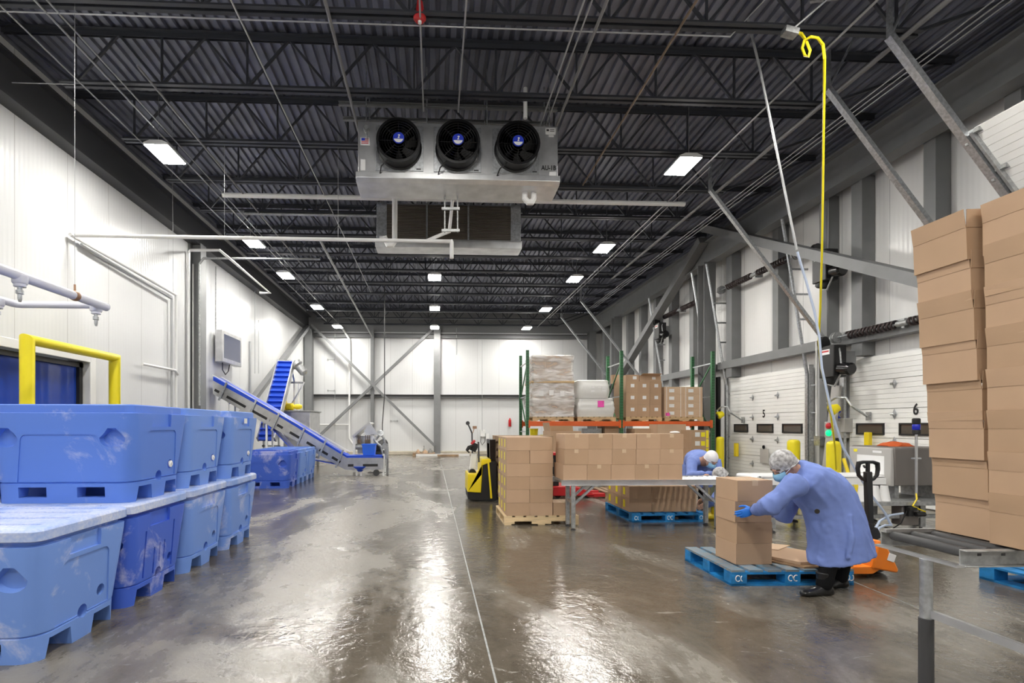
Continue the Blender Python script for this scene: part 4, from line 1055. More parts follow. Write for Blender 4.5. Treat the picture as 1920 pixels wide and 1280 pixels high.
# ================================================================== MIDDLE: RACK, PALLETS, CARTONS, ROLLER CONVEYOR
_cm = {}
def carton(loc, w, d, h, label, group, mt='card', rz=0, tape=None, stickers=(), cat='carton', name='carton', jit=.0):
    """loc = base centre. stickers: (side, a, z, sw, sh, material) with side in 'f','l' ; tape: 'f' over the front edge, 't' along the top"""
    key = (round(w, 3), round(d, 3), round(h, 3), mt)
    if key not in _cm:
        b = MB(); e = .003
        b.bx(-w / 2, w / 2, -d / 2, d / 2, .001, h - .006)
        b.bx(-w / 2, -.002, -d / 2, d / 2, h - .006, h - .001); b.bx(.002, w / 2, -d / 2, d / 2, h - .006, h - .001)
        _cm[key] = b.mesh(name, mt, 0)
    o = bpy.data.objects.new(name, _cm[key]); C.objects.link(o); o.location = loc
    o.rotation_euler = (0, 0, rz + (random.uniform(-jit, jit) if jit else 0))
    tag(o, label, cat, group)
    if tape:
        tw = min(.055, w * .2)
        b = MB(); b.bx(-tw / 2, tw / 2, -d / 2 - .001, d / 2 + .001, h - .001, h)
        if 'f' in tape: b.bx(-tw / 2, tw / 2, -d / 2 - .0015, -d / 2 - .0003, h - .05, h)
        b.build('packing_tape', 'tape', o, sm=0)
    for (s, a, z, sw, sh, m2) in stickers:
        b = MB()
        if s == 'f': b.bx(a - sw / 2, a + sw / 2, -d / 2 - .002, -d / 2 - .0003, z - sh / 2, z + sh / 2)
        else: b.bx(-w / 2 - .002, -w / 2 - .0003, a - sw / 2, a + sw / 2, z - sh / 2, z + sh / 2)
        b.build('label', m2, o, sm=0)
    return o
COLN = {2: ('left', 'right'), 3: ('left', 'middle', 'right')}
# ---- tall stack on the pale pallet
px0 = aty(950, 900, 7.0).x; cw, cd, ch = .328, .30, .186
pallet('wood_pallet', (px0 + .50, 7.475, 0), R(-.3), 1.07, .96, .13, 'pale new wood pallet under the tall stack of yellow-labelled cartons', ('wood_pale', 'wood_pale'))
rown = ['bottom', 'second', 'third', 'fourth', 'fifth', 'top']
for r in range(6):
    for c in range(2):
        for k in range(3):
            lab = f'brown carton in the tall pallet stack, {rown[r]} row, {COLN[2][c]} column, ' + ('front' if k == 0 else 'middle' if k == 1 else 'rear')
            st = [('l', .045, .10, .075, .115, 'label_yellow')] if c == 0 else []
            carton((px0 + cw * (c + .5) + random.uniform(-.003, .003) + c * .003, 7.0 + cd * (k + .5) + .002 * k, .13 + ch * r), cw, cd, ch, lab, 'cartons of the tall stack', 'card' if (r + c) % 2 else 'card_b', stickers=st)
carton((px0 + cw * 2.5 + .012, 7.16, .13), cw, cd, ch, 'single brown carton on the floor pallet right of the tall stack', 'cartons of the tall stack', 'card_b', tape='t')

# ---- blue pallet with two layers
bx0 = aty(1180, 940, 7.22).x
pallet('block_pallet', ((aty(1185, 980, 7.12).x + aty(1325, 978, 7.12).x) / 2, 7.66, 0), R(1), 1.14, 1.08, .135, 'blue pallet with two layers of cartons behind the roller conveyor', ('pallet_blue', 'pallet_blue'), True, marks=True)
for r in range(2):
    for c in range(3):
        for k in range(3):
            lab = f'carton on the blue pallet behind the conveyor, {"lower" if r == 0 else "upper"} layer, {COLN[3][c]} ' + ('front' if k == 0 else 'middle' if k == 1 else 'rear') + ' row'
            st = [('l', .05, .10, .08, .11, 'label_yellow')] if c == 0 else []
            carton((bx0 + .338 * (c + .5), 7.22 + .31 * (k + .5), .135 + .190 * r), .336, .305, .19, lab, 'cartons on the blue pallet', 'card' if c != 1 else 'card_b', stickers=st, tape='t' if r else None)

# ---- gravity roller conveyor carrying fifteen cartons
YC = 6.62; xl, xr = aty(1053, 905, YC).x, aty(1384, 905, YC).x; zc = .675; wc = .52
t = thing('roller_conveyor', 'aluminium gravity roller conveyor carrying three rows of cartons', 'conveyor', ((xl + xr) / 2, YC + wc / 2, 0))
for y in (YC, YC + wc):
    b = MB(); b.chan((xl, y, zc - .035), (xr, y, zc - .035), .03, .075, .005); b.build('side_rail', 'aluminium', t, W=True)
n = int((xr - xl) / .076)
for i in range(n):
    x = xl + .04 + i * .076
    b = MB(); b.tube((x, YC + .012, zc - .022), (x, YC + wc - .012, zc - .022), .022, n=10); b.build('roller', 'galv', t, W=True)
for u in (1075, 1345):
    x = aty(u, 950, YC).x
    for y in (YC + .01, YC + .29):
        b = MB(); b.bar((x, y, .03), (x, y, zc - .07), .05, .05, up=(0, 1, 0)); lg = b.build('leg', 'galv_dull', t, W=True)
        b = MB(); b.lathe((x, y, 0), [(.035, 0), (.035, .012), (.012, .02), (.012, .05)], 12); b.build('foot', 'charcoal', lg, W=True)
        s = 1 if u < 1200 else -1
        b = MB(); b.bar((x + s * .02, y, .36), (x + s * .28, y, zc - .08), .035, .03); b.build('brace', 'galv', t, W=True)
    b = MB(); b.bar((x, YC + .03, .38), (x, YC + .28, .38), .04, .04); b.build('cross_bar', 'galv', t, W=True)
RW = ['bottom', 'middle', 'top']
offs = [0, .018, .026]
x0c = aty(1056, 890, YC + .01).x
for r in range(3):
    for c in range(5):
        carton((x0c + offs[r] + .329 * (c + .5), YC + .01 + .25 + random.uniform(-.008, .008) + .004 * r, zc + .2085 * r), .326, .49, .2085,
               f'brown carton on the roller conveyor, {RW[r]} row, {ORD[c]} from the left', 'cartons on the roller conveyor', ['card', 'card_b', 'card', 'card_b', 'card'][(c + r) % 5], tape='ft' if (r == 2 or (c + r) % 2) else None)
b = MB(); p = aty(1262, 812, YC + .2)
b.sphere((p.x, YC + .15, zc + .6255 + .018), .06, 10, 6, (1.2, .8, .3)); tag(b.build('paper_scrap', 'label_white'), 'crumpled white paper on top of the cartons on the roller conveyor', 'paper')

# ---- yellow walkie stacker
YS = 9.15; k_ = lambda u, v, Y=YS: aty(u, v, Y)
t = thing('walkie_stacker', 'yellow and black walk-behind pallet stacker left of the tall carton stack', 'stacker', (k_(902, 900).x, YS + .35, 0))
def poly(pts, y0, y1, name, mt, bev=.012, par=None):
    b = MB(); b.prism([(k_(u, v).x, max(.02, k_(u, v).z)) for u, v in pts], 'y', y0, y1); return b.build(name, mt, par or t, W=True, bev=bev)
poly([(876.5, 922), (878, 936), (888, 940), (932, 941), (932, 865), (906, 865), (903, 922)], YS + .03, YS + .70, 'chassis', 'black')
poly([(877, 888), (902, 888), (902, 864), (904, 860), (920, 860), (921, 866), (905, 872), (902, 924), (876.5, 922)], YS, YS + .73, 'cover', 'yellow')
poly([(914, 864), (917, 864), (923, 934), (919.5, 934)], YS - .012, YS + .03, 'stripe', 'yellow', .002)
poly([(919, 824), (930, 824), (931, 940), (921, 940)], YS + .08, YS + .16, 'mast_rail', 'black_gloss', .004); poly([(919, 824), (930, 824), (931, 940), (921, 940)], YS + .56, YS + .64, 'mast_rail', 'black_gloss', .004)
poly([(919, 824), (930, 824), (930, 832), (919, 832)], YS + .16, YS + .56, 'mast_head', 'black', .004)
b = MB(); b.path([k_(922, 848, YS + .3), k_(926, 850, YS + .3), k_(925, 862, YS + .3), k_(915, 866, YS + .3)], .02, 8); b.build('hose', 'black', t, W=True)
b = MB(); b.bar(k_(897, 828, YS + .1), k_(898, 866, YS + .1), .03, .03, up=(0, 1, 0)); b.build('grab_post', 'charcoal', t, W=True)
b = MB(); p, q = k_(885, 884, YS + .36), k_(889, 850, YS + .36); b.bar(p, q, .11, .07, up=(0, 1, 0)); tl = b.build('tiller_arm', 'white_paint', t, W=True, bev=.01)
b = MB(); b.lathe(k_(886, 886, YS + .22) , [(.07, 0), (.07, .28)], 14, (0, 1, 0)); b.build('tiller_pivot', 'black', tl, W=True)
b = MB(); p = k_(889, 838, YS + .36); b.box(p, (.12, .14, .16), ry=R(25)); b.path([p + Vector((-.02, -.06, .04)), p + Vector((-.1, -.16, .0)), p + Vector((-.14, -.12, -.06)), p + Vector((-.1, -.02, -.1))], .016, 8)
b.path([p + Vector((-.02, .06, .04)), p + Vector((-.1, .16, .0)), p + Vector((-.14, .12, -.06)), p + Vector((-.1, .02, -.1))], .016, 8); b.build('tiller_head', 'black', tl, W=True)
b = MB(); b.path([p + Vector((-.05, -.1, .06)), p + Vector((.0, -.08, .12)), p + Vector((.0, .08, .12)), p + Vector((-.05, .1, .06))], .018, 8); b.build('belly_switch', 'red', tl, W=True)
b = MB(); b.lathe(k_(905, 865, YS + .25), [(.03, 0), (.035, .02), (.01, .035)], 12); b.build('stop_button', 'red_lamp', t, W=True)
for yy in (YS + .08, YS + .48):
    b = MB(); b.bx(k_(930, 900).x, k_(930, 900).x + 1.05, yy, yy + .17, .03, .085); b.build('fork', 'black', t, W=True)
b = MB(); b.lathe((k_(898, 938).x, YS + .28, .075), [(.02, 0), (.07, .0), (.07, .08), (.02, .08)], 16, (0, 1, 0)); b.build('wheel', 'black_rubber', t, W=True)
# stack of used pallets on its forks
for i in range(8):
    pl_ = pallet('wood_pallet', (k_(933, 900).x + .51, YS + .37 + (.01 if i % 2 else -.01), .095 + .1405 * i), R(90 + (.6 if i % 3 else -.8)), .98, 1.0, .14, f'worn wood pallet in the stack on the yellow stacker, {ORD[i]} from the bottom', ('wood_old', 'wood_old'), group='worn pallets stacked on the stacker')
# indicator post behind it
b_ = thing('indicator_post', 'thin post with a round head and display behind the yellow stacker', 'post', (aty(887, 800, 11).x, 11, 0))
b = MB(); b.path([aty(887, 940, 11) * 1 + Vector((0, 0, .2)), aty(885, 812, 11), aty(880, 800, 11), aty(877, 794, 11)], .016, 8); b.v = [Vector((p.x, p.y, max(p.z, .0))) for p in b.v]; b.build('pole', 'charcoal', b_, W=True)
b = MB(); b.lathe(aty(877, 793, 11) + Vector((0, -.03, 0)), [(.04, 0), (.045, .02), (.02, .06)], 14, (0, 1, 0)); b.build('head', 'charcoal', b_, W=True)
b = MB(); b.box(aty(890, 801, 11), (.09, .05, .06)); b.bar(aty(890, 801, 11), aty(886, 812, 11), .015, .015); b.build('display', 'copper', b_, W=True)
b = MB(); b.lathe((aty(887, 800, 11).x, 11, 0), [(.16, 0), (.16, .015), (.03, .03)], 18); b.build('base', 'charcoal', b_, W=True)

# ---- red and black truck behind the stack
t = thing('red_stacker', 'red and black pallet truck half hidden behind the roller conveyor', 'pallet truck', (aty(1060, 930, 9.6).x, 9.9, 0))
rd = lambda u, v: aty(u, v, 9.6)
b = MB(); b.prism([(rd(u, v).x, max(rd(u, v).z, .03)) for u, v in ((1037, 853), (1048, 853), (1048, 932), (1037, 932))], 'y', 9.6, 10.2); b.build('mast', 'black', t, W=True, bev=.01)
b = MB(); b.prism([(rd(u, v).x, max(rd(u, v).z, .03)) for u, v in ((1034, 849), (1050, 849), (1050, 853), (1034, 853))], 'y', 9.58, 10.22); b.build('mast_cap', 'red', t, W=True)
b = MB(); b.prism([(rd(u, v).x, max(rd(u, v).z, .05)) for u, v in ((1034, 911), (1060, 910), (1086, 913), (1112, 925), (1112, 933), (1034, 933))], 'y', 9.5, 10.1); b.build('body', 'red', t, W=True, bev=.03)
for u in (1045, 1100):
    b = MB(); b.lathe((rd(u, 930).x, 9.55, .06), [(.02, 0), (.06, 0), (.06, .07), (.02, .07)], 14, (0, 1, 0)); b.build('wheel', 'black_rubber', t, W=True)
for yy in (9.52, 9.9):
    b = MB(); b.bx(rd(1100, 930).x, rd(1140, 930).x, yy, yy + .17, .03, .09); b.build('fork', 'red', t, W=True)
pallet('wood_pallet', (aty(1135, 935, 9.8).x + .35, 9.9, .0), 0, .9, .8, .12, 'dark worn pallet on the floor under the conveyor beside the red truck', ('wood_old', 'wood_old'))

# ---- pallet rack
YR = 13.1; YR2 = 14.15
fx = [aty(989, 700, YR).x, aty(1165, 700, YR).x, aty(1336, 700, YR).x]
t = thing('pallet_rack', 'green and orange pallet rack loaded with wrapped pallets', 'rack', (fx[1], (YR + YR2) / 2, 0))
for x in fx:
    for y in (YR, YR2):
        b = MB(); b.prof((x, y, .012), (x, y, 3.42), [(-.04, -.035), (.04, -.035), (.04, .035), (.022, .035), (.022, -.02), (-.022, -.02), (-.022, .035), (-.04, .035)], up=(0, 1, 0)); po = b.build('upright_post', 'rack_green', t, W=True)
        b = MB()
        for k in range(44):
            z = .15 + k * .075
            for s in (-.02, .02): b.bx(x + s - .007, x + s + .007, y - .0365, y - .0345, z, z + .032)
        b.build('hole_pattern', 'black', po, W=True, sm=0)['kind'] = 'stuff'
        b = MB(); b.bx(x - .07, x + .07, y - .06, y + .06, 0, .012); b.build('base_plate', 'rack_green', po, W=True)
    zz = [.3, 1.25, 2.2, 3.1]
    for i, z in enumerate(zz):
        b = MB(); b.bar((x, YR + .03, z), (x, YR2 - .03, z), .03, .03); b.build('frame_tie', 'galv', t, W=True)
        if i < 3: b = MB(); b.bar((x, YR + .03, z if i % 2 else zz[i + 1]), (x, YR2 - .03, zz[i + 1] if i % 2 else z), .028, .028); b.build('frame_brace', 'rack_green', t, W=True)
zb = 1.475
for i in range(2):
    for y in (YR - .01, YR2 + .01):
        b = MB(); b.bx(fx[i] + .04, fx[i + 1] - .04, y - .025, y + .025, zb - .075, zb + .055); bb = b.build('beam', 'rack_orange', t, W=True, bev=.006)
        b = MB()
        for x in (fx[i] + .045, fx[i + 1] - .045): b.bx(x - .02, x + .02, y - .045, y + .03, zb - .12, zb + .09)
        b.build('beam_bracket', 'rack_orange', bb, W=True)
zt = zb + .055
k2 = lambda u, v, Y=YR: aty(u, v, Y)
YF = YR + .02
def on_rack(u0, u1): return (k2(u0, 785).x + k2(u1, 785).x) / 2, k2(u1, 785).x - k2(u0, 785).x
rackp = []
for (u0, u1, lab) in ((999, 1076, 'pallet on the rack under the tall film-wrapped load'), (1083, 1155, 'pallet on the rack under the white wrapped bundles'), (1174, 1241, 'pallet on the rack under the cartons with an open one on top'), (1247, 1319, 'pallet on the rack under the cartons strapped with tape')):
    xc, w = on_rack(u0, u1)
    pallet('wood_pallet', (xc, YF + .5, zt), 0, w, 1.04, .12, lab, ('wood', 'wood')); rackp.append((xc, w))
zp_ = zt + .121
# tall wrapped load
xc, w = rackp[0]
t = thing('wrapped_load', 'tall stack of cartons wrapped in clear film on the left of the rack', 'wrapped load', (xc, YF + .5, zp_))
hs = [.30, .30, .30, .06, .25, .30, .12]; z = 0; nm = 0
for i, h in enumerate(hs):
    ins = (0, .02, .0, .06, .03, .05, .07)[i]
    if i == 3:
        b = MB(); b.bx(-w / 2 - .03, w / 2 + .02, -.5, .5, z, z + h); b.build('slip_board', 'wood', t, bev=.01)
    else:
        cols = 3
        for c in range(cols):
            ww = (w - 2 * ins) / cols; xx = -w / 2 + ins + ww * c
            b = MB(); b.bx(xx + .002, xx + ww - .002, -.48 + ins, .48 - ins, z + .001, z + h - .002); b.build('carton', 'card_pale', t, bev=.006, seg=1)
    z += h
random.seed(3)
b = MB(); rg = []
m = 22
for k in range(m + 1):
    zz = z * k / m + .002; ins = .03 * math.sin(k * .8) + (.03 if k > 11 else -.015)
    ring = rrect(w + .05 - ins, 1.0 - ins, .06, zz, 4)
    rg.append([p + Vector((random.uniform(-.012, .012), random.uniform(-.012, .012), random.uniform(-.012, .012) if 0 < k < m else 0)) for p in ring])
rg.append([Vector((p.x * .9, p.y * .9, z + .03)) for p in rg[-1]])
b.loft(rg); b.build('stretch_wrap', 'wrap', t, sm=60)
for (dx, zz) in ((-.32, .62), (-.05, .64), (.24, .62)):
    b = MB(); b.bx(dx - .06, dx + .06, -.518, -.514, zz - .07, zz + .07); b.build('label', 'label_white', t)
# white bundles
xc, w = rackp[1]
def bundle(xc, w, z, h, lab, top, seed):
    random.seed(seed); b = MB(); rg = []
    for k in range(12):
        f = k / 11; bul = .05 * math.sin(math.pi * min(1, f * 1.1))
        ring = rrect(w - .06 + bul, .95 + bul, .14 if top else .10, z + h * f, 5)
        rg.append([p + Vector((random.uniform(-.012, .012), random.uniform(-.012, .012), 0)) for p in ring])
    rg.append([Vector((xx.x * .93, xx.y * .93, z + h + .02)) for xx in rg[-1]])
    for r_ in rg:
        for p in r_: p.x += xc; p.y += YF + .5
    b.loft(rg); return tag(b.build('white_bundle', 'bag_white', sm=50), lab, 'bundle', 'white wrapped bundles on the rack')
lo = bundle(xc, w, zp_, .48, 'lower white wrapped bundle with a pink label on the rack', False, 5)
up = bundle(xc - .06, w - .14, zp_ + .502, .47, 'upper white wrapped bundle without a pink label on the rack', True, 6)
b = MB(); b.bx(xc + .03, xc + .20, YF - .012, YF - .004, zp_ + .26, zp_ + .43); b.build('label', 'label_pink', lo, W=True)
b = MB()
for dx, dz in ((-.1, .3), (.08, .3), (.2, .28), (-.1, .18), (.2, .2)): b.bx(xc + dx - .05, xc + dx + .05, YF - .0, YF + .008, zp_ + .5 + dz - .03, zp_ + .5 + dz + .03)
b.build('label', 'label_white', up, W=True)
# cartons with white labels and an open one on top
xc, w = rackp[2]
for r in range(3):
    for c in range(3):
        carton((xc - w / 2 + w / 3 * (c + .5), YF + .45, zp_ + .32 * r), w / 3 - .004, .9, .32, f'rack carton with a white label, right bay left pallet, {RW[r]} row, {COLN[3][c]}', 'white-labelled cartons on the rack', 'card_b', stickers=[('f', .02, .20, .10, .09, 'label_white')])
carton((xc - w / 3 + .02, YF + .45, zp_ + .96), w / 3 + .03, .9, .17, 'low carton on the top left of the white-labelled rack cartons', 'white-labelled cartons on the rack', 'card_b', stickers=[('f', .06, .09, .10, .08, 'label_white')])
t = thing('open_carton', 'open carton with raised flaps on top of the white-labelled rack cartons', 'carton', (xc + w / 6, YF + .45, zp_ + .96), R(4), 'white-labelled cartons on the rack')
b = MB(); ww = w * .62
for (a0, a1, c0, c1) in ((-ww / 2, ww / 2, -.42, -.415), (-ww / 2, ww / 2, .415, .42), (-ww / 2, -ww / 2 + .005, -.415, .415), (ww / 2 - .005, ww / 2, -.415, .415)): b.bx(a0, a1, c0, c1, .005, .15)
b.bx(-ww / 2, ww / 2, -.42, .42, .001, .005); b.build('body', 'card', t)
b = MB(); b.box((-.02, -.5, .17), (ww * .9, .18, .004), rx=R(-14)); b.build('flap', 'card_b', t)
b = MB(); b.box((0, .5, .18), (ww * .9, .18, .004), rx=R(20)); b.build('flap', 'card_b', t)
b = MB(); b.bx(.05, .15, -.4235, -.42, .05, .12); b.build('label', 'label_white', t)
carton((xc - .42, YF + .86, zp_ + .961), .3, .16, .25, 'tall carton showing behind the middle rack post', 'white-labelled cartons on the rack', 'card')
# taped cartons
xc, w = rackp[3]
for r in range(4):
    for c in range(2):
        st = [('f', -.06, .1, .14, .09, 'label_white'), ('f', .19, .1, .012, .198, 'label_white'), ('f', -.2, .1, .012, .198, 'label_white')]
        if r == 0 and c == 0: st.append(('f', -.17, .07, .12, .085, 'label_pink'))
        carton((xc - w / 2 + w / 2 * (c + .5), YF + .45, zp_ + .203 * r), w / 2 - .004, .85, .203, f'rack carton with taped edges, right end pallet, {["bottom", "second", "third", "top"][r]} row, {COLN[2][c]}', 'taped cartons on the right end of the rack', 'card_pale', stickers=st)

# ---- goods on the floor under and before the rack
def floor_stack(u0, u1, vt, Y, d, label, mt, n=3, group='cartons under the rack', top=True):
    x0, x1 = aty(u0, 800, Y).x, aty(u1, 800, Y).x; z1 = aty(u0, vt, Y).z
    for i in range(n):
        h = z1 / n
        carton(((x0 + x1) / 2 + random.uniform(-.02, .02), Y + d / 2, h * i), x1 - x0, d, h, label + (', ' + ['bottom', 'middle', 'top'][i if n == 3 else i * 2] if n > 1 else ''), group, mt, tape='t')
b = MB(); p = aty(1001, 801, 13.4); b.lathe((p.x, 13.4, 1.0), [(.085, 0), (.115, .36), (.12, .36), (.12, .38), (.11, .38), (.085, .02)], 18)
by = tag(b.build('bucket', 'yellow_pure'), 'yellow bucket under the left end of the rack', 'bucket')
floor_stack(992, 1012, 830, 13.2, .5, 'plain carton under the yellow bucket', 'card_b', 2)
by.location.z = aty(992, 830, 13.2).z + .001
b = MB(); p = aty(1021, 814, 13.4); zz_ = aty(1021, 836, 13.3).z + .001; b.lathe((p.x, 13.45, zz_), [(.085, 0), (.11, .27), (.115, .27), (.115, .30), (.02, .305)], 18); tag(b.build('bucket', 'yellow_pure'), 'yellow lidded bucket to the right of the taller bucket under the rack', 'bucket')
floor_stack(1015, 1029, 836, 13.2, .5, 'plain carton under the lidded bucket', 'card_b', 2)
# big open gaylord carton
p, q = aty(1032, 797, 11.8), aty(1090, 797, 11.8); Wg = q.x - p.x
t = thing('open_bulk_carton', 'large open brown carton with bent flaps behind the conveyor cartons', 'carton', ((p.x + q.x) / 2, 12.2, 0))
b = MB(); hg = 1.28
for (a0, a1, c0, c1) in ((-Wg / 2, Wg / 2, -.4, -.39), (-Wg / 2, Wg / 2, .39, .4), (-Wg / 2, -Wg / 2 + .01, -.39, .39), (Wg / 2 - .01, Wg / 2, -.39, .39)): b.bx(a0, a1, c0, c1, 0, hg)
b.bx(-Wg / 2, Wg / 2, -.4, .4, 0, .01); b.build('body', 'card_b', t)
b = MB(); b.box((-Wg / 2 - .0, 0, hg + .1), (.01, .7, .22), ry=R(-12)); b.build('flap', 'card_b', t)
b = MB(); b.box((0.1, .42, hg + .06), (Wg * .8, .01, .14), rx=R(-15)); b.build('flap', 'card_edge', t)
b = MB(); b.box((-Wg * .16, -.403, .95), (.12, .004, .09)); b.build('label', 'label_white', t)
# plastic crates
for i in range(5):
    p, q = aty(1094, 800, 13.2), aty(1132, 800, 13.2); w_ = q.x - p.x; b = MB()
    b.loft([rrect(w_ - .05, .37, .03, .27 * i), rrect(w_, .42, .03, .27 * i + .262), rrect(w_ - .03, .39, .03, .27 * i + .262), rrect(w_ - .07, .34, .03, .27 * i + .02)])
    for pv in b.v: pv.x += (p.x + q.x) / 2; pv.y += 13.5
    o = b.build('plastic_crate', 'galv'); tag(o, f'grey plastic crate in the stack under the rack, {ORD[i]} from the floor', 'crate', 'grey crates under the rack')
floor_stack(1134, 1160, 796, 13.25, .6, 'carton stacked left of the middle rack post under the beam', 'card_b')
floor_stack(1190, 1228, 803, 12.9, .6, 'carton stacked right of the middle rack post under the beam', 'card')
floor_stack(1232, 1285, 795, 12.5, .5, 'tan carton stacked before the right bay of the rack', 'card_pale')
# yellow labelled cartons near the right rack post
Yy = 11.9
for r in range(6):
    p, q = aty(1296, 800, Yy), aty(1330, 800, Yy); w_ = q.x - p.x; h = (aty(1300, 806, Yy).z) / 6
    carton(((p.x + q.x) / 2, Yy + .25, h * r), w_, .5, h, f'carton with white and yellow labels by the right rack post, {ORD[r]} from the floor', 'white and yellow labelled cartons', 'card_b', stickers=[('f', -.07, h * .5, .12, .11, 'label_white'), ('f', .07, h * .5, .10, .11, 'label_yellow'), ('f', .175, h * .5, .06, h * .9, 'label_yellow')])
# ================================================================== RIGHT SIDE
# ---- near blue pallet with carton stack and flattened cartons
PXC, PYC = 3.165, 4.665
pallet('block_pallet', (PXC, PYC, 0), R(-1), 1.10, .84, .14, 'worn blue pallet on the floor in front of the bending worker', ('pallet_blue_worn', 'pallet_blue'), True, marks=True)
sx0 = aty(1380, 980, 4.42).x; sw = aty(1447, 980, 4.42).x - sx0
for r in range(4):
    carton((sx0 + sw / 2 + (0, .004, -.002, .006)[r], 4.42 + .165, .141 + .1925 * r), sw, .33, .1925, f'brown carton under the worker\'s gloved hand, {["bottom", "second", "third", "top"][r]} of the stack on the blue pallet', 'cartons stacked by the worker', ['card', 'card_b', 'card', 'card'][r], rz=R((0, .6, -1.2, 1.8)[r]), tape='ft' if r == 3 else None)
def flat(name, pts, z0, th, label, mt):
    b = MB(); b.prism(pts, 'z', z0, z0 + th); o = b.build(name, mt, bev=.003, seg=1); tag(o, label, 'cardboard', 'flattened cartons on the blue pallet'); return o
Z = .141
flat('flattened_carton', [(3.03, 4.62), (3.28, 4.27), (3.76, 4.30), (3.80, 4.52), (3.45, 4.85)], Z, .02, 'lowest flattened carton lying on the worn blue pallet', 'card_edge')
flat('flattened_carton', [(3.04, 4.66), (3.27, 4.30), (3.64, 4.32), (3.82, 4.46), (3.50, 4.86)], Z + .021, .03, 'thick flattened carton lying on the lowest one beside the worker', 'card')
flat('flattened_carton', [(3.20, 4.82), (3.35, 4.70), (3.60, 4.88), (3.35, 5.02)], Z + .052, .008, 'small pale flattened carton behind the thick one', 'card_pale')

# ---- orange pallet jack
J = lambda u, v, Y=4.62: aty(u, v, Y)
jx = J(1618, 1060).x
t = thing('pallet_jack', 'orange hand pallet jack with a black handle behind the worker', 'pallet jack', (jx, 4.66, 0))
for yy in (4.40, 4.775):
    b = MB(); b.prism([(jx - 1.02, .05), (jx - .10, .045), (jx - .02, .09), (jx - .02, .115), (jx - 1.02, .098)], 'y', yy, yy + .15); f_ = b.build('fork', 'orange', t, W=True, bev=.005)
    b = MB(); b.lathe((jx - .92, yy + .03, .045), [(.01, 0), (.04, 0), (.04, .09), (.01, .09)], 14, (0, 1, 0)); b.build('fork_roller', 'black_rubber', f_, W=True)
b = MB(); b.prism([(jx - .12, .10), (jx + .12, .055), (jx + .13, .09), (jx + .0, .34), (jx - .06, .36)], 'y', 4.38, 4.94); b.build('housing', 'orange', t, W=True, bev=.015)
b = MB(); b.box((jx + .055, 4.376, .20), (.07, .006, .07), ry=R(20)); b.build('badge', 'label_white', t, W=True, bev=.01)
for yy in (4.58, 4.70):
    b = MB(); b.lathe((jx + .13, yy, .09), [(.02, 0), (.085, 0), (.09, .01), (.09, .05), (.085, .06), (.02, .06)], 22, (0, 1, 0)); b.build('steer_wheel', 'black_rubber', t, W=True)
b = MB(); b.lathe((jx + .10, 4.67, .16), [(.05, 0), (.06, .02), (.06, .18), (.035, .2), (.035, .3)], 14); b.bar((jx + .06, 4.67, .33), (jx + .16, 4.67, .38), .12, .1); b.build('pump', 'black', t, W=True)
hp0, hp1 = Vector((jx + .11, 4.67, .40)), J(1627, 884, 4.67)
b = MB(); b.bar(hp0, hp1, .055, .05, up=(0, 1, 0)); hn = b.build('handle_shaft', 'black', t, W=True, bev=.006)
Hx = lambda u, v: J(u, v, 4.67)
b = MB(); b.path([Hx(u, v) for u, v in ((1627, 903), (1617, 898), (1610, 891), (1608, 878), (1610, 868), (1618, 866), (1627, 866), (1637, 866), (1645, 869), (1646, 879), (1644, 891), (1638, 898), (1627, 903))], [.014, .014, .016, .019, .019, .016, .016, .016, .019, .019, .016, .014, .014], 10); b.tube(Hx(1627, 903), Hx(1627, 866), .018); b.build('handle_loop', 'black', hn, W=True)
b = MB(); b.bar(Hx(1622, 877), Hx(1619, 872), .012, .012); b.build('release_lever', 'charcoal', hn, W=True)

# ---- roller table at the right edge
TY0, TY1, TX0, TX1, TZ = 2.4225, 2.873, 2.699, 4.3, .777
t = thing('roller_table', 'aluminium table with black rollers at the right edge holding the open cartons', 'conveyor', (3.5, 2.65, 0))
for y, s in ((TY0, 1), (TY1, 1)):
    b = MB(); b.chan((TX0, y, TZ - .045), (TX1, y, TZ - .045), .04, .085, .006); rl = b.build('side_rail', 'galv_dull', t, W=True, bev=.002)
    if y == TY0:
        b = MB()
        for k in range(9):
            x = TX0 + .064 + .128 * k; b = MB(); b.bx(x - .010, x + .010, y - .0215, y - .0195, TZ - .028, TZ - .014); b.build('slot', 'black', rl, W=True, sm=0)
for k in range(12):
    x = TX0 + .04 + .128 * k
    b = MB(); b.lathe((x, TY0 + .022, TZ - .022), [(.008, 0), (.026, .002), (.027, .01), (.027, TY1 - TY0 - .052), (.026, TY1 - TY0 - .046), (.008, TY1 - TY0 - .044)], 16, (0, 1, 0)); b.build('roller', 'charcoal', t, W=True)
b = MB(); b.bar((TX0 - .02, TY0 - .01, TZ - .085), (TX0 - .02, TY1 + .01, TZ - .085), .05, .012); b.build('end_strip', 'aluminium', t, W=True)
b = MB(); b.bar((TX0, TY1 - .01, TZ + .005), (TX0 + .42, TY1 - .01, TZ + .005), .02, .02); b.build('edge_bar', 'aluminium', t, W=True)
lx = TX0 - .03; ly = 2.584
b = MB(); b.path([(lx, ly, .02), (lx, ly, TZ - .09)], .028, 18); lg = b.build('leg', 'galv', t, W=True)
b = MB(); b.lathe((lx, ly, .0), [(.029, 0), (.033, .002), (.033, .365), (.029, .367)], 20); b.build('foam_sleeve', 'charcoal', lg, W=True)
b = MB(); b.bar((lx + .01, ly, .395), (lx + .01, 1.9, .395), .026, .04); b.build('cross_bar', 'aluminium', t, W=True)
b = MB(); b.path([(lx, 1.9, 0), (lx, 1.9, .41)], .028, 14); b.build('leg', 'galv', t, W=True)
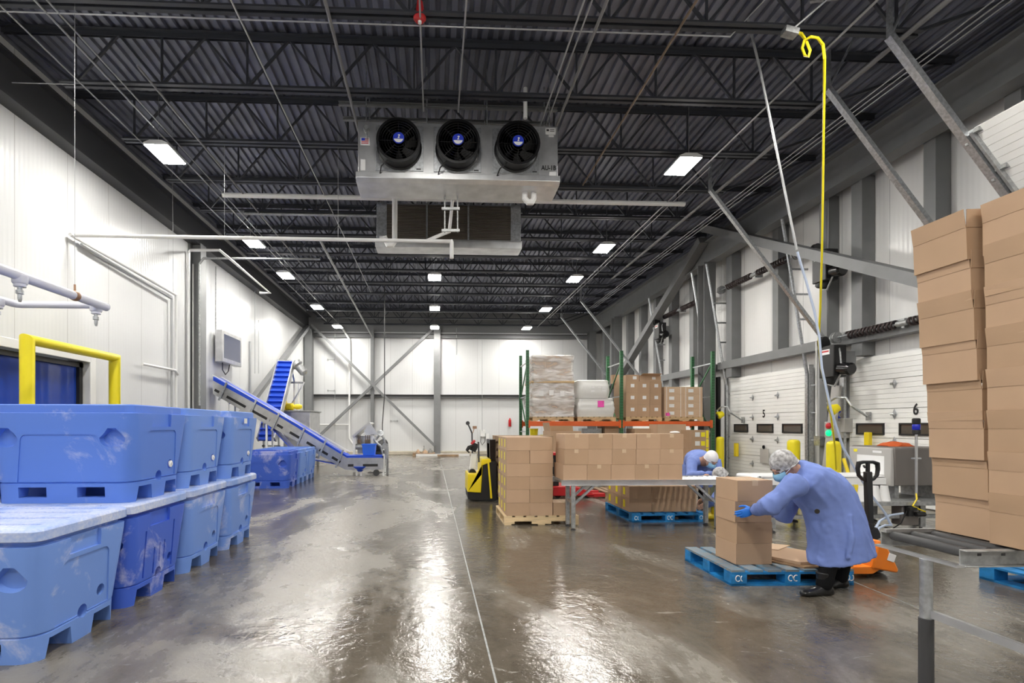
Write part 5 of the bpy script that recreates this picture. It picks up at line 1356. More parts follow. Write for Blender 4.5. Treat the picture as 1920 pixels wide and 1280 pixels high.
for y in (TY0 + .02, TY1 - .02):
    b = MB(); b.path([(TX1 - .1, y, 0), (TX1 - .1, y, TZ - .09)], .03, 14); b.build('leg', 'galv', t, W=True)

# ---- open cartons nested in two tall stacks on the table
def open_carton(loc, w, d, h, fl, label, mt, rz, lean):
    t = thing('open_carton', label, 'carton', loc, rz, 'open cartons nested on the roller table')
    t.rotation_euler = (lean[0], lean[1], rz)
    th = .004; b = MB()
    for (a0, a1, c0, c1) in ((-w / 2, w / 2, -d / 2, -d / 2 + th), (-w / 2, w / 2, d / 2 - th, d / 2), (-w / 2, -w / 2 + th, -d / 2 + th, d / 2 - th), (w / 2 - th, w / 2, -d / 2 + th, d / 2 - th)): b.bx(a0, a1, c0, c1, .002, h)
    b.bx(-w / 2 + th, w / 2 - th, -d / 2 + th, d / 2 - th, .002, .008)
    b.build('body', mt, t, sm=0)
    fa = R(6)
    for s in (-1, 1):
        b = MB(); b.box((s * (w / 2 + .0 + math.sin(fa) * fl / 2), 0, h + math.cos(fa) * fl / 2), (th, d * .99, fl), ry=s * fa); b.build('flap', mt, t, sm=0)
        b = MB(); b.box((0, s * (d / 2 + math.sin(R(3)) * fl / 2), h + math.cos(R(3)) * fl / 2 - .002), (w * .99, th, fl * .98), rx=-s * R(3)); b.build('flap', mt, t, sm=0)
    return t
random.seed(11)
for s_, (xf, y0, y1, dx, nm) in enumerate(((3.005, 2.542, 2.865, -.018, 'left'), (2.954, 2.215, 2.529, -.005, 'right'))):
    dd = y1 - y0
    for k in range(8):
        ww = .34
        open_carton((xf + ww / 2 + dx * k + random.uniform(-.006, .006), (y0 + y1) / 2 + random.uniform(-.003, .003), TZ + .008 + .2185 * k), ww, dd - .026 + .003 * (k % 2), .174, .098,
                    f'open brown carton in the {nm} stack on the roller table, ' + ('topmost' if k == 7 else 'resting on the rollers' if k == 0 else f'{ORD[k]} from the bottom'),
                    ('card', 'card_b')[(k + s_) % 2], R(random.uniform(-.8, .8)), (0, -R(1.3 if s_ == 0 else .4) * (k / 4), 0))
# blue pallet below the right edge
pallet('block_pallet', (5.62, 3.92, 0), R(2), 1.15, .95, .14, 'blue pallet corner on the floor under the roller table at the right edge', ('pallet_blue', 'pallet_blue'), True)

# ---- x-ray inspection machine and its belt
MY = 6.5; mk = lambda u, v, Y=MY: aty(u, v, Y)
mx0, mx1 = mk(1677, 880).x, mk(1746, 880).x; mz0, mz1 = .56, mk(1690, 838).z
t = thing('inspection_machine', 'grey box-shaped inspection machine before dock door 6', 'machine', ((mx0 + mx1) / 2, MY + .35, 0))
b = MB(); b.loft([[Vector((x, y, mz0 + .03)) for x, y in ((mx0 + .02, MY), (mx1 + .25, MY), (mx1 + .25, MY + .72), (mx0 + .02, MY + .72))], [Vector((x, y, mz1 - .02)) for x, y in ((mx0, MY), (mx1 + .25, MY), (mx1 + .25, MY + .72), (mx0, MY + .72))], [Vector((x, y, mz1)) for x, y in ((mx0 + .02, MY + .02), (mx1 + .23, MY + .02), (mx1 + .23, MY + .7), (mx0 + .02, MY + .7))]]); b.build('housing', 'grey_machine', t, W=True, bev=.012)
b = MB(); b.bx(mx0 - .03, mx0 + .02, MY + .02, MY + .70, mz0 + .02, mz1 - .02); fr_ = b.build('front_panel', 'grey_light', t, W=True, bev=.01)
b = MB(); b.bx(mx0 - .034, mx0 - .029, MY + .12, MY + .56, mz0 + .17, mz1 - .13); b.build('tunnel_curtain', 'label_white', fr_, W=True)
b = MB(); b.bx(mx0 - .033, mx0 - .029, MY + .56, MY + .62, mz1 - .09, mz1 - .05); b.build('warning_sticker', 'label_yellow', fr_, W=True)
b = MB(); b.bx(mx0 - .033, mx0 - .029, MY + .16, MY + .30, mz1 - .09, mz1 - .06); b.bx(mx0 - .033, mx0 - .029, MY + .30, MY + .301, mz1 - .09, mz1 - .06); b.build('name_plate', 'label_white', fr_, W=True)
b = MB(); bz = .70; b.bx(4.45, mx1 + .9, MY + .12, MY + .58, bz, bz + .02); b.bx(4.45, mx1 + .9, MY + .12, MY + .58, bz - .06, bz - .045); b.tube((4.45, MY + .12, bz - .02), (4.45, MY + .58, bz - .02), .04, n=14); b.build('belt', 'label_white', t, W=True)
for y in (MY + .09, MY + .58):
    b = MB(); b.bx(4.5, mx1 + .9, y, y + .03, bz - .10, bz - .01); b.build('side_frame', 'white_paint', t, W=True)
zf = mk(1690, 936).z
b = MB(); b.bx(4.35, mx1 + .5, MY - .22, MY + .68, zf - .05, zf); b.build('base_shelf', 'galv_dull', t, W=True)
for x in (4.45, 5.3, mx0 + .25, mx1 + .35):
    for y in (MY - .12, MY + .6):
        b = MB(); b.bar((x, y, .06), (x, y, zf - .05), .07, .07, up=(0, 1, 0)); lg = b.build('leg', 'galv_dull', t, W=True)
        b = MB(); b.lathe((x, y, 0), [(.05, 0), (.05, .015), (.018, .03), (.018, .08)], 12); b.build('foot', 'charcoal', lg, W=True)
    b = MB(); b.bar((x, MY - .12, .30), (x, MY + .6, .30), .04, .04); b.build('cross_bar', 'galv_dull', t, W=True)
b = MB(); b.bar((4.45, MY - .12, .20), (mx1 + .35, MY - .12, .20), .05, .05); b.build('lower_rail', 'galv_dull', t, W=True)
for x in (4.7, 5.2, 5.6):
    b = MB(); b.bar((x, MY + .2, zf), (x, MY + .2, bz - .06), .05, .05, up=(0, 1, 0)); b.build('belt_support', 'galv_dull', t, W=True)
for x in (mx0 + .1, mx1 + .15):
    b = MB(); b.bx(x, x + .06, MY + .1, MY + .6, zf, mz0 + .03); b.build('housing_support', 'galv_dull', t, W=True)
b = MB(); p, q = mk(1690, 948, MY - .17), mk(1722, 976, MY - .17); b.bx(p.x, q.x, MY - .18, MY - .02, q.z - .06, zf - .05); b.build('control_cabinet', 'grey_machine', t, W=True, bev=.01)
b = MB(); p = mk(1703, 957, MY - .2); b.box(p, (.07, .08, .14)); b.lathe(p + Vector((.05, -.05, -.04)), [(.03, 0), (.03, .12)], 10, (1, 0, 0)); b.box(p + Vector((.0, -.05, .03)), (.1, .05, .04)); b.build('air_regulator', 'black', t, W=True)
b = MB(); b.path([mk(1718, 925, MY - .19), mk(1719, 936, MY - .23), mk(1711, 948, MY - .24), mk(1722, 954, MY - .25), mk(1735, 959, MY - .26)], .009, 6); b.build('yellow_cable', 'yellow', t, W=True)
b = MB(); b.path([mk(1700, 958, MY - .24), mk(1690, 980, MY - .26), mk(1672, 992, MY - .28), mk(1650, 985, MY - .28), mk(1632, 975, MY - .24)], .008, 6); b.build('black_cable', 'black', t, W=True)
b = MB(); b.bx(5.35, 5.65, MY + .0, MY + .4, .22, .42); o = b.build('parts_carton', 'card'); tag(o, 'small brown carton under the inspection machine table', 'carton')
o.location.z = .325 + .001
# warning beacon on a pole
t = thing('signal_beacon', 'blue and black signal beacon on a steel pole before dock door 6', 'beacon', (mk(1718, 935, MY - .14).x, MY - .14, zf))
p = mk(1718, 935, MY - .14); tz = mk(1718, 814, MY - .14).z
b = MB(); b.path([(p.x, p.y, zf + .001), (p.x, p.y, tz)], .016, 12); b.lathe((p.x, p.y, zf), [(.04, .001), (.04, .012), (.018, .02)], 14); b.build('pole', 'stainless', t, W=True)
b = MB(); zc_ = mk(1718, 859, MY - .14).z; b.bar((p.x - .06, p.y, zc_), (p.x + .06, p.y, zc_), .025, .02); b.build('pole_clamp', 'galv', t, W=True)
b = MB(); b.lathe((p.x, p.y, tz), [(.03, 0), (.046, .01), (.046, .055), (.040, .06)], 20); b.build('beacon_base', 'black', t, W=True)
b = MB(); b.lathe((p.x, p.y, tz + .06), [(.040, 0), (.043, .005), (.043, .07), (.040, .075)], 20); b.build('lens', 'beacon_blue', t, W=True)
b = MB(); b.lathe((p.x, p.y, tz + .135), [(.043, 0), (.045, .005), (.045, .07), (.035, .08)], 20); b.build('cap', 'black', t, W=True)
for k, (u, lab) in enumerate(((1617, 'white plastic cone left of the pallet jack handle on the machine table'), (1640, 'white plastic cone just right of the pallet jack handle on the machine table'), (1658, 'white plastic cone nearest the grey machine on its table'))):
    p = mk(u, 935, MY - .1); b = MB(); b.lathe((p.x, MY - .1, zf + .001), [(.068, 0), (.066, .01), (.045, .17), (.040, .20), (.036, .20), (.04, .17)], 18)
    tag(b.build('plastic_cone', 'pvc'), lab, 'cone', 'white cones on the machine table')
random.seed(5)
b = MB(); p, q = mk(1660, 836, MY + .25), mk(1708, 836, MY + .25); rg = []
for k in range(14):
    f = k / 13; h = .05 * math.sin(math.pi * f) ** .6 + random.uniform(0, .02); w_ = .10 + .06 * math.sin(math.pi * f); x = p.x + (q.x - p.x) * f
    rg.append([Vector((x + random.uniform(-.01, .01), MY + .3 + w_ * math.cos(a) + random.uniform(-.01, .01), mz1 + .002 + max(0, h * math.sin(a)))) for a in [math.pi * j / 9 for j in range(10)]])
b.loft(rg); tag(b.build('orange_rag', 'rag', sm=50), 'crumpled orange rag on top of the grey inspection machine', 'rag')

# ---- bollards before the dock doors
for (u, lab) in ((1350, 'yellow bollard by the right rack post'), (1488, 'yellow bollard behind the worker before dock door 5'), (1563, 'yellow bollard between dock doors 5 and 6')):
    p = atx(u, 826, 7.7); r = .12 if u > 1400 else .10
    b = MB(); b.lathe((7.7, p.y, 0), [(r, 0), (r, 1.04), (r * .97, 1.07), (r * .8, 1.10), (r * .4, 1.118)], 22); tag(b.build('bollard', 'yellow_pure'), lab, 'bollard', 'yellow bollards before the dock doors')
p = atx(1582, 905, 7.55); b = MB(); b.bx(7.5, 7.62, p.y - .14, p.y + .06, 0, .42); tag(b.build('wheel_chock', 'yellow', bev=.02), 'yellow block standing beside the bollard between the doors', 'block')
b = MB(); b.path([atx(1582, 860, 7.5), atx(1590, 885, 7.45), atx(1602, 900, 7.45), atx(1610, 925, 7.45), atx(1606, 985, 7.45)], .03, 8); b.v = [Vector((v.x, v.y, max(v.z, .0))) for v in b.v]
tag(b.build('yellow_sling', 'yellow'), 'yellow strap hanging beside the bollard between the doors', 'strap')

# ---- fittings on the right wall
def dock_light(u, v, X, lab):
    p = atx(u, v, X); t = thing('dock_light', lab, 'light', (X, p.y, p.z))
    b = MB(); b.lathe((X, p.y, p.z), [(.03, -.09), (.07, -.07), (.10, .03), (.11, .06), (.10, .08), (.02, .085)], 20, (-.8, .25, -.35)); b.build('lamp_head', 'yellow_pure', t, W=True)
    b = MB(); b.lathe(Vector((X, p.y, p.z)) + Vector((-.8, .25, -.35)).normalized() * .084, [(.05, 0), (.05, .01), (.02, .02)], 16, (-.8, .25, -.35)); b.build('bulb', 'charcoal', t, W=True)
    b = MB(); b.path([(X + .04, p.y + .16, p.z + .02), (X + .02, p.y + .2, p.z + .12), (X + .06, p.y + .05, p.z + .22), (X + .1, p.y - .15, p.z + .2), (X + .14, p.y - .22, p.z + .05), (8.2, p.y - .22, p.z - .15)], .02, 8); b.build('arm', 'galv', t, W=True)
    b = MB(); b.box((8.23, p.y - .22, p.z - .15), (.04, .08, .16)); b.build('wall_bracket', 'galv_dull', t, W=True)
dock_light(1565, 766, 7.75, 'yellow dock lamp on an arm between dock doors 5 and 6')
dock_light(1351, 777, 7.75, 'yellow dock lamp on an arm left of dock door 5')
def operator(u, v, X, lab, w=.36, h=.62):
    p = atx(u, v, X); t = thing('door_operator', lab, 'motor', (X, p.y, p.z - h / 2))
    b = MB(); b.box(p, (.26, w, h)); b.build('control_box', 'black', t, W=True, bev=.015)
    b = MB(); b.box(p + Vector((-.132, .02, h * .3)), (.006, w * .6, .10)); b.build('label', 'label_pink' if False else 'label_white', t, W=True)
    b = MB(); b.box(p + Vector((-.134, .02, h * .32)), (.004, w * .5, .03)); b.build('label_band', 'red', t, W=True)
    b = MB(); b.lathe(p + Vector((0, -w * .5 - .02, -h * .25)), [(.06, 0), (.12, .02), (.12, .22), (.09, .25)], 18, (0, -1, -.15)); b.build('motor', 'black_gloss', t, W=True)
    b = MB(); b.lathe(p + Vector((.02, w * .2, -h * .52)), [(.05, -.10), (.11, -.08), (.13, 0), (.13, .06), (.09, .09)], 18, (0, .4, -1)); b.build('brake', 'black', t, W=True)
    b = MB(); b.lathe(p + Vector((-.05, w * .3, h * .62)), [(.02, 0), (.13, 0), (.13, .02), (.09, .03), (.09, .05), (.13, .06), (.13, .08), (.02, .08)], 20, (-.3, 1, 0)); b.build('chain_wheel', 'black', t, W=True)
    b = MB(); b.path([p + Vector((.0, -w * .45, h * .4)), p + Vector((-.06, -w * .7, h * .25)), p + Vector((-.04, -w * .75, -h * .35)), p + Vector((-.02, -w * .2, -h * .78)), p + Vector((0, w * .3, -h * .7))], .014, 6); b.build('cable', 'galv_dull', t, W=True)
    b = MB(); b.bx(X + .12, 8.1, p.y - w * .4, p.y + w * .4, p.z - h * .3, p.z + h * .3); b.build('mount_plate', 'steel_grey', t, W=True)
operator(1547, 500, 7.85, 'black door motor with a red-edged label high above dock door 5')
operator(1561, 678, 7.75, 'black door motor at the upper corner of dock door 6')
operator(1238, 621, 7.80, 'black door motor on the far wall above the middle rack post', .36, .55)
t = thing('traffic_light', 'small red and green signal light box between dock doors 5 and 6', 'signal light', (8.0, atx(1558, 805, 8.0).y, 1.2))
p = atx(1558, 805, 8.0); b = MB(); b.bx(7.96, 8.34, p.y - .12, p.y + .12, p.z - .17, p.z + .16); b.build('housing', 'grey_light', t, W=True, bev=.01)
for (dz, mt, nm) in ((.075, 'red_lamp', 'red_lamp'), (-.07, 'green_lamp', 'green_lamp')):
    b = MB(); b.lathe((7.962, p.y, p.z + dz), [(.065, 0), (.06, .03), (.03, .045), (.002, .05)], 18, (-1, 0, 0)); b.build(nm, mt, t, W=True)
p = atx(1577, 797, 8.15); b = MB(); b.bx(8.10, 8.35, p.y - .14, p.y + .14, p.z - .14, p.z + .14); o = tag(b.build('switch_box', 'grey_light', bev=.01), 'grey switch box beside the red and green signal light', 'switch box')
p = atx(1577, 783, 8.3); b = MB(); b.bx(8.30, 8.34, p.y - .09, p.y + .09, p.z - .15, p.z + .15); t = tag(b.build('wall_sign', 'logo_blue'), 'small blue sign above the switch box between the doors', 'sign')
b = MB(); 
for dz in (-.06, .06): b.lathe((8.297, p.y, p.z + dz), [(.05, 0), (.05, .004), (.03, .004), (.03, 0)], 14, (-1, 0, 0))
b.build('sign_symbol', 'label_white', t, W=True)
# leaning grey board between the doors
p, q = atx(1569, 722, 8.06), atx(1551, 872, 7.95); q = q + (q - p) * .35
s = (q.z - .0) / (p.z - q.z) if p.z != q.z else 0; q = q + (q - p) * s
b = MB(); b.bar(p, Vector((q.x, q.y, .0)), .05, .22, up=(0, 1, 0)); tag(b.build('leaning_board', 'grey_light', bev=.02), 'long grey board leaning on the wall between dock doors 5 and 6', 'board')
pipe([atx(1531, 640, 8.0), atx(1531, 825, 8.0)], .02, 'thin white conduit beside the right track of dock door 5', 'pvc')
p = atx(1536, 826, 8.0); b = MB(); b.bx(7.95, 8.3, p.y - .08, p.y + .08, p.z - .1, p.z + .1); tag(b.build('junction_box', 'galv'), 'small steel junction box right of dock door 5', 'junction box')
pipe([atx(1553, 330, 8.1), atx(1553, 395, 8.1), atx(1551, 640, 8.1)], .016, 'conduit dropping from the roof to the upper door motor', 'conduit')
t = thing('clipboard', 'white clipboard hanging on dock door 5', 'clipboard', (8.24, atx(1436, 850, 8.24).y, atx(1436, 865, 8.24).z))
p = atx(1433, 850, 8.24); b = MB(); b.bx(8.225, 8.24, p.y - .17, p.y + .14, p.z - .24, p.z + .12); b.build('paper', 'paper_shaded', t, W=True)
b = MB(); b.lathe((8.23, p.y, p.z + .16), [(.05, 0), (.05, .012), (.035, .012), (.035, 0)], 14, (-1, 0, 0)); b.build('hook', 'charcoal', t, W=True)
# black curtain strips beside dock door 5, yellow tags
b = MB()
for k in range(3): b.bx(8.05, 8.10, 13.72 + k * .12, 13.83 + k * .12, .0, 2.8)
tag(b.build('black_seal', 'black_rubber'), 'tall black rubber strip between the rack and dock door 5', 'seal')
for (u, v, lab) in ((1373, 843, 'yellow tag on the left track of dock door 5'), (1617, 828, 'yellow lever on the left track of dock door 6')):
    p = atx(u, v, 8.05); b = MB(); b.bx(8.12, 8.20, p.y - .05, p.y + .05, p.z - .18, p.z + .18); tag(b.build('yellow_lever', 'yellow', bev=.01), lab, 'lever')

# ---- hoses
hs = [(1402, 35, 6.2), (1425, 130, 6.2), (1448, 240, 6.2), (1470, 350, 6.2), (1494, 468, 6.2)]
pipe([aty(*h) for h in hs], .020, 'long pale rod hanging diagonally from the roof before the right wall', 'conduit', 'hanging_rod', 'rod')
hz = [(1495, 472, 6.2), (1500, 490, 6.2), (1511, 525, 6.2), (1527, 584, 6.2), (1536, 630, 6.2), (1541, 690, 6.15), (1558, 768, 6.1), (1580, 837, 6.08), (1606, 884, 6.06), (1633, 927, 6.05), (1660, 962, 6.05), (1671, 985, 6.04), (1660, 984, 6.0), (1648, 990, 5.98), (1640, 1003, 5.96)]
pipe([aty(*h) for h in hz], .014, 'pale blue hose hanging from the rod down to the inspection machine', 'hose_blue', 'hose', 'hose')
hz = [(1693, 962, 6.2), (1668, 966, 6.1), (1650, 976, 6.05), (1640, 992, 6.0), (1637, 1010, 5.98), (1638, 1030, 5.95)]
pipe([aty(*h) for h in hz], .014, 'pale blue hose looping from the inspection machine to the floor', 'hose_blue', 'hose', 'hose')
ye2 = [(1490, 60), (1502, 63), (1511, 75), (1519, 95), (1516, 106), (1509, 104), (1504, 90), (1508, 76), (1520, 69), (1533, 71), (1543, 84), (1546, 110), (1545, 200), (1543, 350), (1541, 480), (1538, 580), (1535, 640), (1540, 690), (1549, 730), (1558, 780), (1566, 840), (1568, 880)]
n = len(ye2)
pipe([aty(u, v, 5.6 + .05 * math.sin(i * 1.3) * (i < 11) + max(0, i - 11) / (n - 12) * 3.4) for i, (u, v) in enumerate(ye2)], .0135, 'bright yellow air hose hanging from the roof to the dock doors', 'yellow_pure', 'air_hose', 'hose', n=10)
b = MB(); p = aty(1481, 61, 5.62); b.box(p, (.16, .10, .07), ry=R(12)); tag(b.build('hose_outlet', 'galv_dull'), 'small steel outlet box at the top of the yellow hose', 'outlet')
pipe([aty(1486, 55, 5.62), aty(1550, 0, 5.5)], .016, 'conduit rising from the yellow hose outlet to the roof', 'conduit')
# ================================================================== PEOPLE
def fuse(mb, name, mt, parent, vox=.012, it=6, keep=None):
    """union of overlapping closed pieces, remeshed into one continuous smooth surface"""
    me = mb.mesh(name, mt, 0); o = bpy.data.objects.new(name, me); C.objects.link(o)
    r = o.modifiers.new('r', 'REMESH'); r.mode = 'VOXEL'; r.voxel_size = vox; r.use_smooth_shade = True
    if it: s = o.modifiers.new('s', 'SMOOTH'); s.factor = .5; s.iterations = it
    bpy.context.view_layer.update()
    m2 = bpy.data.meshes.new_from_object(o.evaluated_get(bpy.context.evaluated_depsgraph_get()))
    o.modifiers.clear(); o.data = m2; m2.name = name
    if not m2.materials: m2.materials.append(M[mt])
    for p in m2.polygons: p.use_smooth = True
    if parent is not None:
        m2.transform(wm(parent).inverted()); o.parent = parent
    return o
from mathutils import noise as mnoise
def folds(o, amp=.009):
    """cloth folds: long drag lines pushed along the surface normals"""
    me = o.data; me.update()
    nr_ = [v.normal.copy() for v in me.vertices]
    for v, vn in zip(me.vertices, nr_):
        p = v.co.copy(); q = Vector((p.x * 11 + p.z * 4, p.y * 11, p.z * 3.2))
        n = 1 - abs(mnoise.noise(q)) * 2.2
        v.co = p + vn * (amp * (n - .45) + .35 * amp * mnoise.noise(p * 26))
    me.update()
def limb(b, pts, rs, n=14):
    pts = [Vector(p) for p in pts]
    b.path(pts, list(rs), n)
    for p, r in zip(pts, rs): b.sphere(p, r, 12, 8)
def ell(c, a, bv, n=22, pw=2.15):
    c, a, bv = Vector(c), Vector(a), Vector(bv); out = []
    for k in range(n):
        t = 2 * math.pi * k / n; ct, st = math.cos(t), math.sin(t)
        out.append(c + a * (abs(ct) ** (2 / pw) * (1 if ct > 0 else -1)) + bv * (abs(st) ** (2 / pw) * (1 if st > 0 else -1)))
    return out
def head_parts(b, c, f, up, s=1.0):
    """face direction f, skull up; adds skull, jaw, nose, ears, brow to b; returns frame"""
    f = Vector(f).normalized(); up = Vector(up); up = (up - f * up.dot(f)).normalized(); sd = f.cross(up)
    c = Vector(c)
    P = lambda x, y, z: c + (f * x + sd * y + up * z) * s
    def ov(x, y, z, rx, ry, rz):
        rings = []
        for k in range(10):
            t = math.pi * (k + .03) / 9.06
            rings.append([P(x + rx * math.sin(t) * math.cos(2 * math.pi * j / 16), y + ry * math.sin(t) * math.sin(2 * math.pi * j / 16), z - rz * math.cos(t)) for j in range(16)])
        b.loft(rings)
    ov(-.01, 0, .03, .098, .078, .095); ov(.03, 0, -.045, .066, .060, .075); ov(.075, 0, -.095, .026, .032, .022)
    ov(.098, 0, -.012, .022, .013, .026); ov(.108, 0, -.022, .014, .017, .012); ov(.088, 0, .022, .018, .055, .012)
    ov(.088, 0, -.062, .016, .026, .008); ov(.086, 0, -.072, .015, .022, .008)
    for q in (-1, 1): ov(-.005, q * .080, -.012, .020, .012, .032)
    return P
def head_extras(t, P, s, mask=True, net='hairnet', netlow=.0):
    for q in (-1, 1):
        b = MB(); b.sphere(P(.083, q * .032, .004), .0125 * s, 12, 8); e = b.build('eye', 'label_white', t, W=True)
        b = MB(); b.sphere(P(.0925, q * .032, .003), .006 * s, 10, 6); b.build('iris', 'hair', e, W=True)
        b = MB(); b.path([P(.094, q * .016, .026), P(.095, q * .034, .031), P(.083, q * .052, .026)], .004 * s, 6); b.build('eyebrow', 'hair', t, W=True)
    b = MB(); rings = []
    for k in range(9):
        th = k / 8 * math.pi * .57
        rings.append([P(-.012 + .109 * max(.02, math.sin(th)) * math.cos(2 * math.pi * j / 24) * (1.0 + .02 * math.sin(5 * j)), .089 * max(.02, math.sin(th)) * math.sin(2 * math.pi * j / 24) * (1.0 + .02 * math.sin(7 * j + k)),
                        .032 + .108 * math.cos(th) - (.030 * (1 - math.cos(2 * math.pi * j / 24)) / 2 if k > 5 else 0)) for j in range(24)])
    rings.append([P(-.012 + .100 * math.cos(2 * math.pi * j / 24), .082 * math.sin(2 * math.pi * j / 24), .004 - .030 * (1 - math.cos(2 * math.pi * j / 24)) / 2) for j in range(24)])
    b.loft(rings); hn = b.build('hairnet', net, t, W=True, sm=60)
    b = MB(); b.path([P(-.012 + .108 * math.cos(2 * math.pi * j / 24), .088 * math.sin(2 * math.pi * j / 24), .012 - .030 * (1 - math.cos(2 * math.pi * j / 24)) / 2) for j in range(25)], .006 * s, 6); b.build('elastic_band', net, hn, W=True)
    if mask:
        b = MB(); rings = []
        for k in range(7):
            z = -.005 - .1 * k / 6; bul = .010 * math.sin(math.pi * k / 6); ww = .064 - .012 * abs(k - 2.5) / 3.5
            rings.append([P((.128 if k < 4 else .128 - .010 * (k - 3)) + bul - .062 * abs(math.sin(a)) ** 2.0 + (-.006 if k == 0 else 0), ww * 1.06 * math.sin(a) / 1.0, z) for a in [(-1.35 + 2.7 * j / 14) for j in range(15)]])
        inner = [[p - (P(1, 0, 0) - P(0, 0, 0)) * .006 for p in r] for r in rings]
        b.loft(rings, cap=False, close=False); b.loft(inner, cap=False, close=False); mk_ = b.build('face_mask', 'mask', t, W=True, sm=60)
        for q in (-1, 1):
            b = MB(); b.path([P(.07, q * .066, -.02), P(.03, q * .082, -.005), P(-.005, q * .092, .01)], .0025 * s, 5); b.build('ear_loop', 'label_white', mk_, W=True)
def hand(b, w, d, nrm, side, curl=.5, s=1.0, spread=.0):
    """wrist w, pointing d, palm normal nrm (palm faces nrm); side +1 puts the thumb along d x nrm"""
    d = Vector(d).normalized(); nrm = Vector(nrm); nrm = (nrm - d * nrm.dot(d)).normalized(); sd = d.cross(nrm) * side; w = Vector(w)
    P = lambda x, y, z: w + (d * x + sd * y + nrm * z) * s
    rings = []
    for x, hw, ht in ((-.02, .027, .020), (.0, .028, .019), (.03, .036, .017), (.06, .041, .015), (.088, .040, .013), (.098, .036, .010)):
        rings.append([P(x, hw * math.cos(a), ht * math.sin(a)) for a in [2 * math.pi * j / 14 for j in range(14)]])
    b.loft(rings)
    for y, L, r, cx in ((.030, .072, .0088, 0), (.010, .080, .0092, .004), (-.010, .074, .0088, .002), (-.029, .058, .0078, -.006)):
        p = [P(.082 + cx, y, 0)]; ang = 0; x, z = .082 + cx, 0; yy = y
        for i, f in enumerate((.46, .30, .24)):
            ang += curl * (.6, .8, .6)[i]
            x += L * f * math.cos(ang); z += L * f * math.sin(ang); yy += spread * y * .3
            p.append(P(x, yy, z))
        b.path(p, [r * s, r * s, r * .92 * s, r * .75 * s], 10)
        for q, rr in zip(p, (1, 1.03, .95, .78)): b.sphere(q, r * rr * s, 10, 7)
    p = [P(.020, .024, .004), P(.045, .050, .014), P(.068, .060, .024 + .01 * curl), P(.088, .060, .034 + .014 * curl)]
    b.path(p, [.013 * s, .011 * s, .0095 * s, .008 * s], 10)
    for q, rr in zip(p, (.013, .0112, .0098, .008)): b.sphere(q, rr * s, 10, 7)
def boot(b, ank, toe, s=1.0):
    """rubber boot from shin to toe, ankle point at ankle height"""
    ank = Vector(ank); toe = Vector(toe); g = Vector((ank.x, ank.y, 0)); f = (Vector((toe.x, toe.y, 0)) - g).normalized(); sd = Vector((-f.y, f.x, 0))
    L = (Vector((toe.x, toe.y, 0)) - g).length
    rings = []
    for x, w, h in ((-.07, .030, .05), (-.055, .042, .09), (0, .043, .105), (.05, .044, .085), (L * .55, .050, .062), (L * .8, .046, .052), (L * .97, .028, .040), (L, .012, .025)):
        rings.append([g + f * x + sd * (w * math.cos(a)) + Vector((0, 0, .002 + h / 2 + h / 2 * math.sin(a))) for a in [2 * math.pi * j / 14 for j in range(14)]])
    b.loft(rings); b.tube(g + f * -.012 + Vector((0, 0, .05)), ank + Vector((0, 0, .10)), .050, .060, 14)

# ------------------------------------------------ worker bending over the carton stack
YW = 4.05
w_ = lambda u, v, Y=YW: aty(u, v, Y)
t = thing('person', 'person in a blue coat and hairnet bending over cartons with blue gloves', 'person', (w_(1560, 1100).x, YW + .03, 0))
hc = w_(1470, 873, YW)
b = MB(); P1 = head_parts(b, hc, (-.80, -.10, -.60), (-.55, -.05, .83))
nk = w_(1500, 884)
limb(b, [hc + Vector((.03, 0, -.02)), nk], [.058, .062])
limb(b, [nk, w_(1530, 910), w_(1565, 932)], [.065, .10, .11])
limb(b, [w_(1568, 935), w_(1578, 945)], [.11, .12])
sh = [w_(1492, 908, YW - .15), w_(1494, 906, YW + .15)]
el = [w_(1444, 948, YW - .10), w_(1470, 965, YW + .30)]
wr = [w_(1417, 956, YW + .215), Vector((sx0 + sw + .03, 4.50, .62))]
for i in range(2): limb(b, [w_(1522, 906) + Vector((0, (-.08, .08)[i], 0)), sh[i], el[i], wr[i]], [.035, .040, .040, .031])
hipL, hipR = w_(1570, 948, YW - .07), w_(1572, 946, YW + .08)
kn = [w_(1562, 1022, YW - .07), w_(1586, 1022, YW + .10)]
an = [Vector((w_(1545, 1090, YW - .06).x, YW - .06, .10)), Vector((w_(1574, 1090, YW + .12).x, YW + .12, .10))]
for i, h in enumerate((hipL, hipR)): limb(b, [h, kn[i], an[i]], [.065, .05, .045])
fuse(b, 'body', 'skin', t, .009, 3)
head_extras(t, P1, 1.0)
# coat
def R_(bk, fr, hw, Y=YW):
    p, q = w_(*bk, Y), w_(*fr, Y); return ell((p + q) / 2, (q - p) / 2, Vector((0, hw, 0)))
b = MB()
rg = [R_((1500, 864), (1482, 889), .075), R_((1508, 863), (1479, 905), .13), R_((1524, 868), (1482, 921), .19), R_((1550, 876), (1496, 942), .19), R_((1576, 892), (1511, 960), .172), R_((1594, 917), (1518, 976), .172), R_((1606, 948), (1523, 1000), .185), R_((1616, 983), (1524, 1022), .20), R_((1623, 1010), (1524, 1044), .205)]
rg.append(R_((1629, 1030), (1524, 1059), .212))
b.loft(rg)
limb(b, [sh[0] + Vector((.06, .06, -.02)), sh[0], sh[0] * .5 + el[0] * .5, el[0], el[0] * .4 + wr[0] * .6, wr[0] + (el[0] - wr[0]).normalized() * .02], [.075, .078, .072, .066, .058, .052])
limb(b, [sh[1] + Vector((.06, -.06, -.02)), sh[1], el[1], wr[1]], [.085, .084, .070, .052])
for (p, q, r) in (((1590, 1050), (1594, 965), .024),):
    a0, a1 = w_(*p, YW - .205), w_(*q, YW - .18); b.path([a0, (a0 + a1) / 2 + Vector((.01, -.012, 0)), a1], [r * .6, r, r * .5], 8)
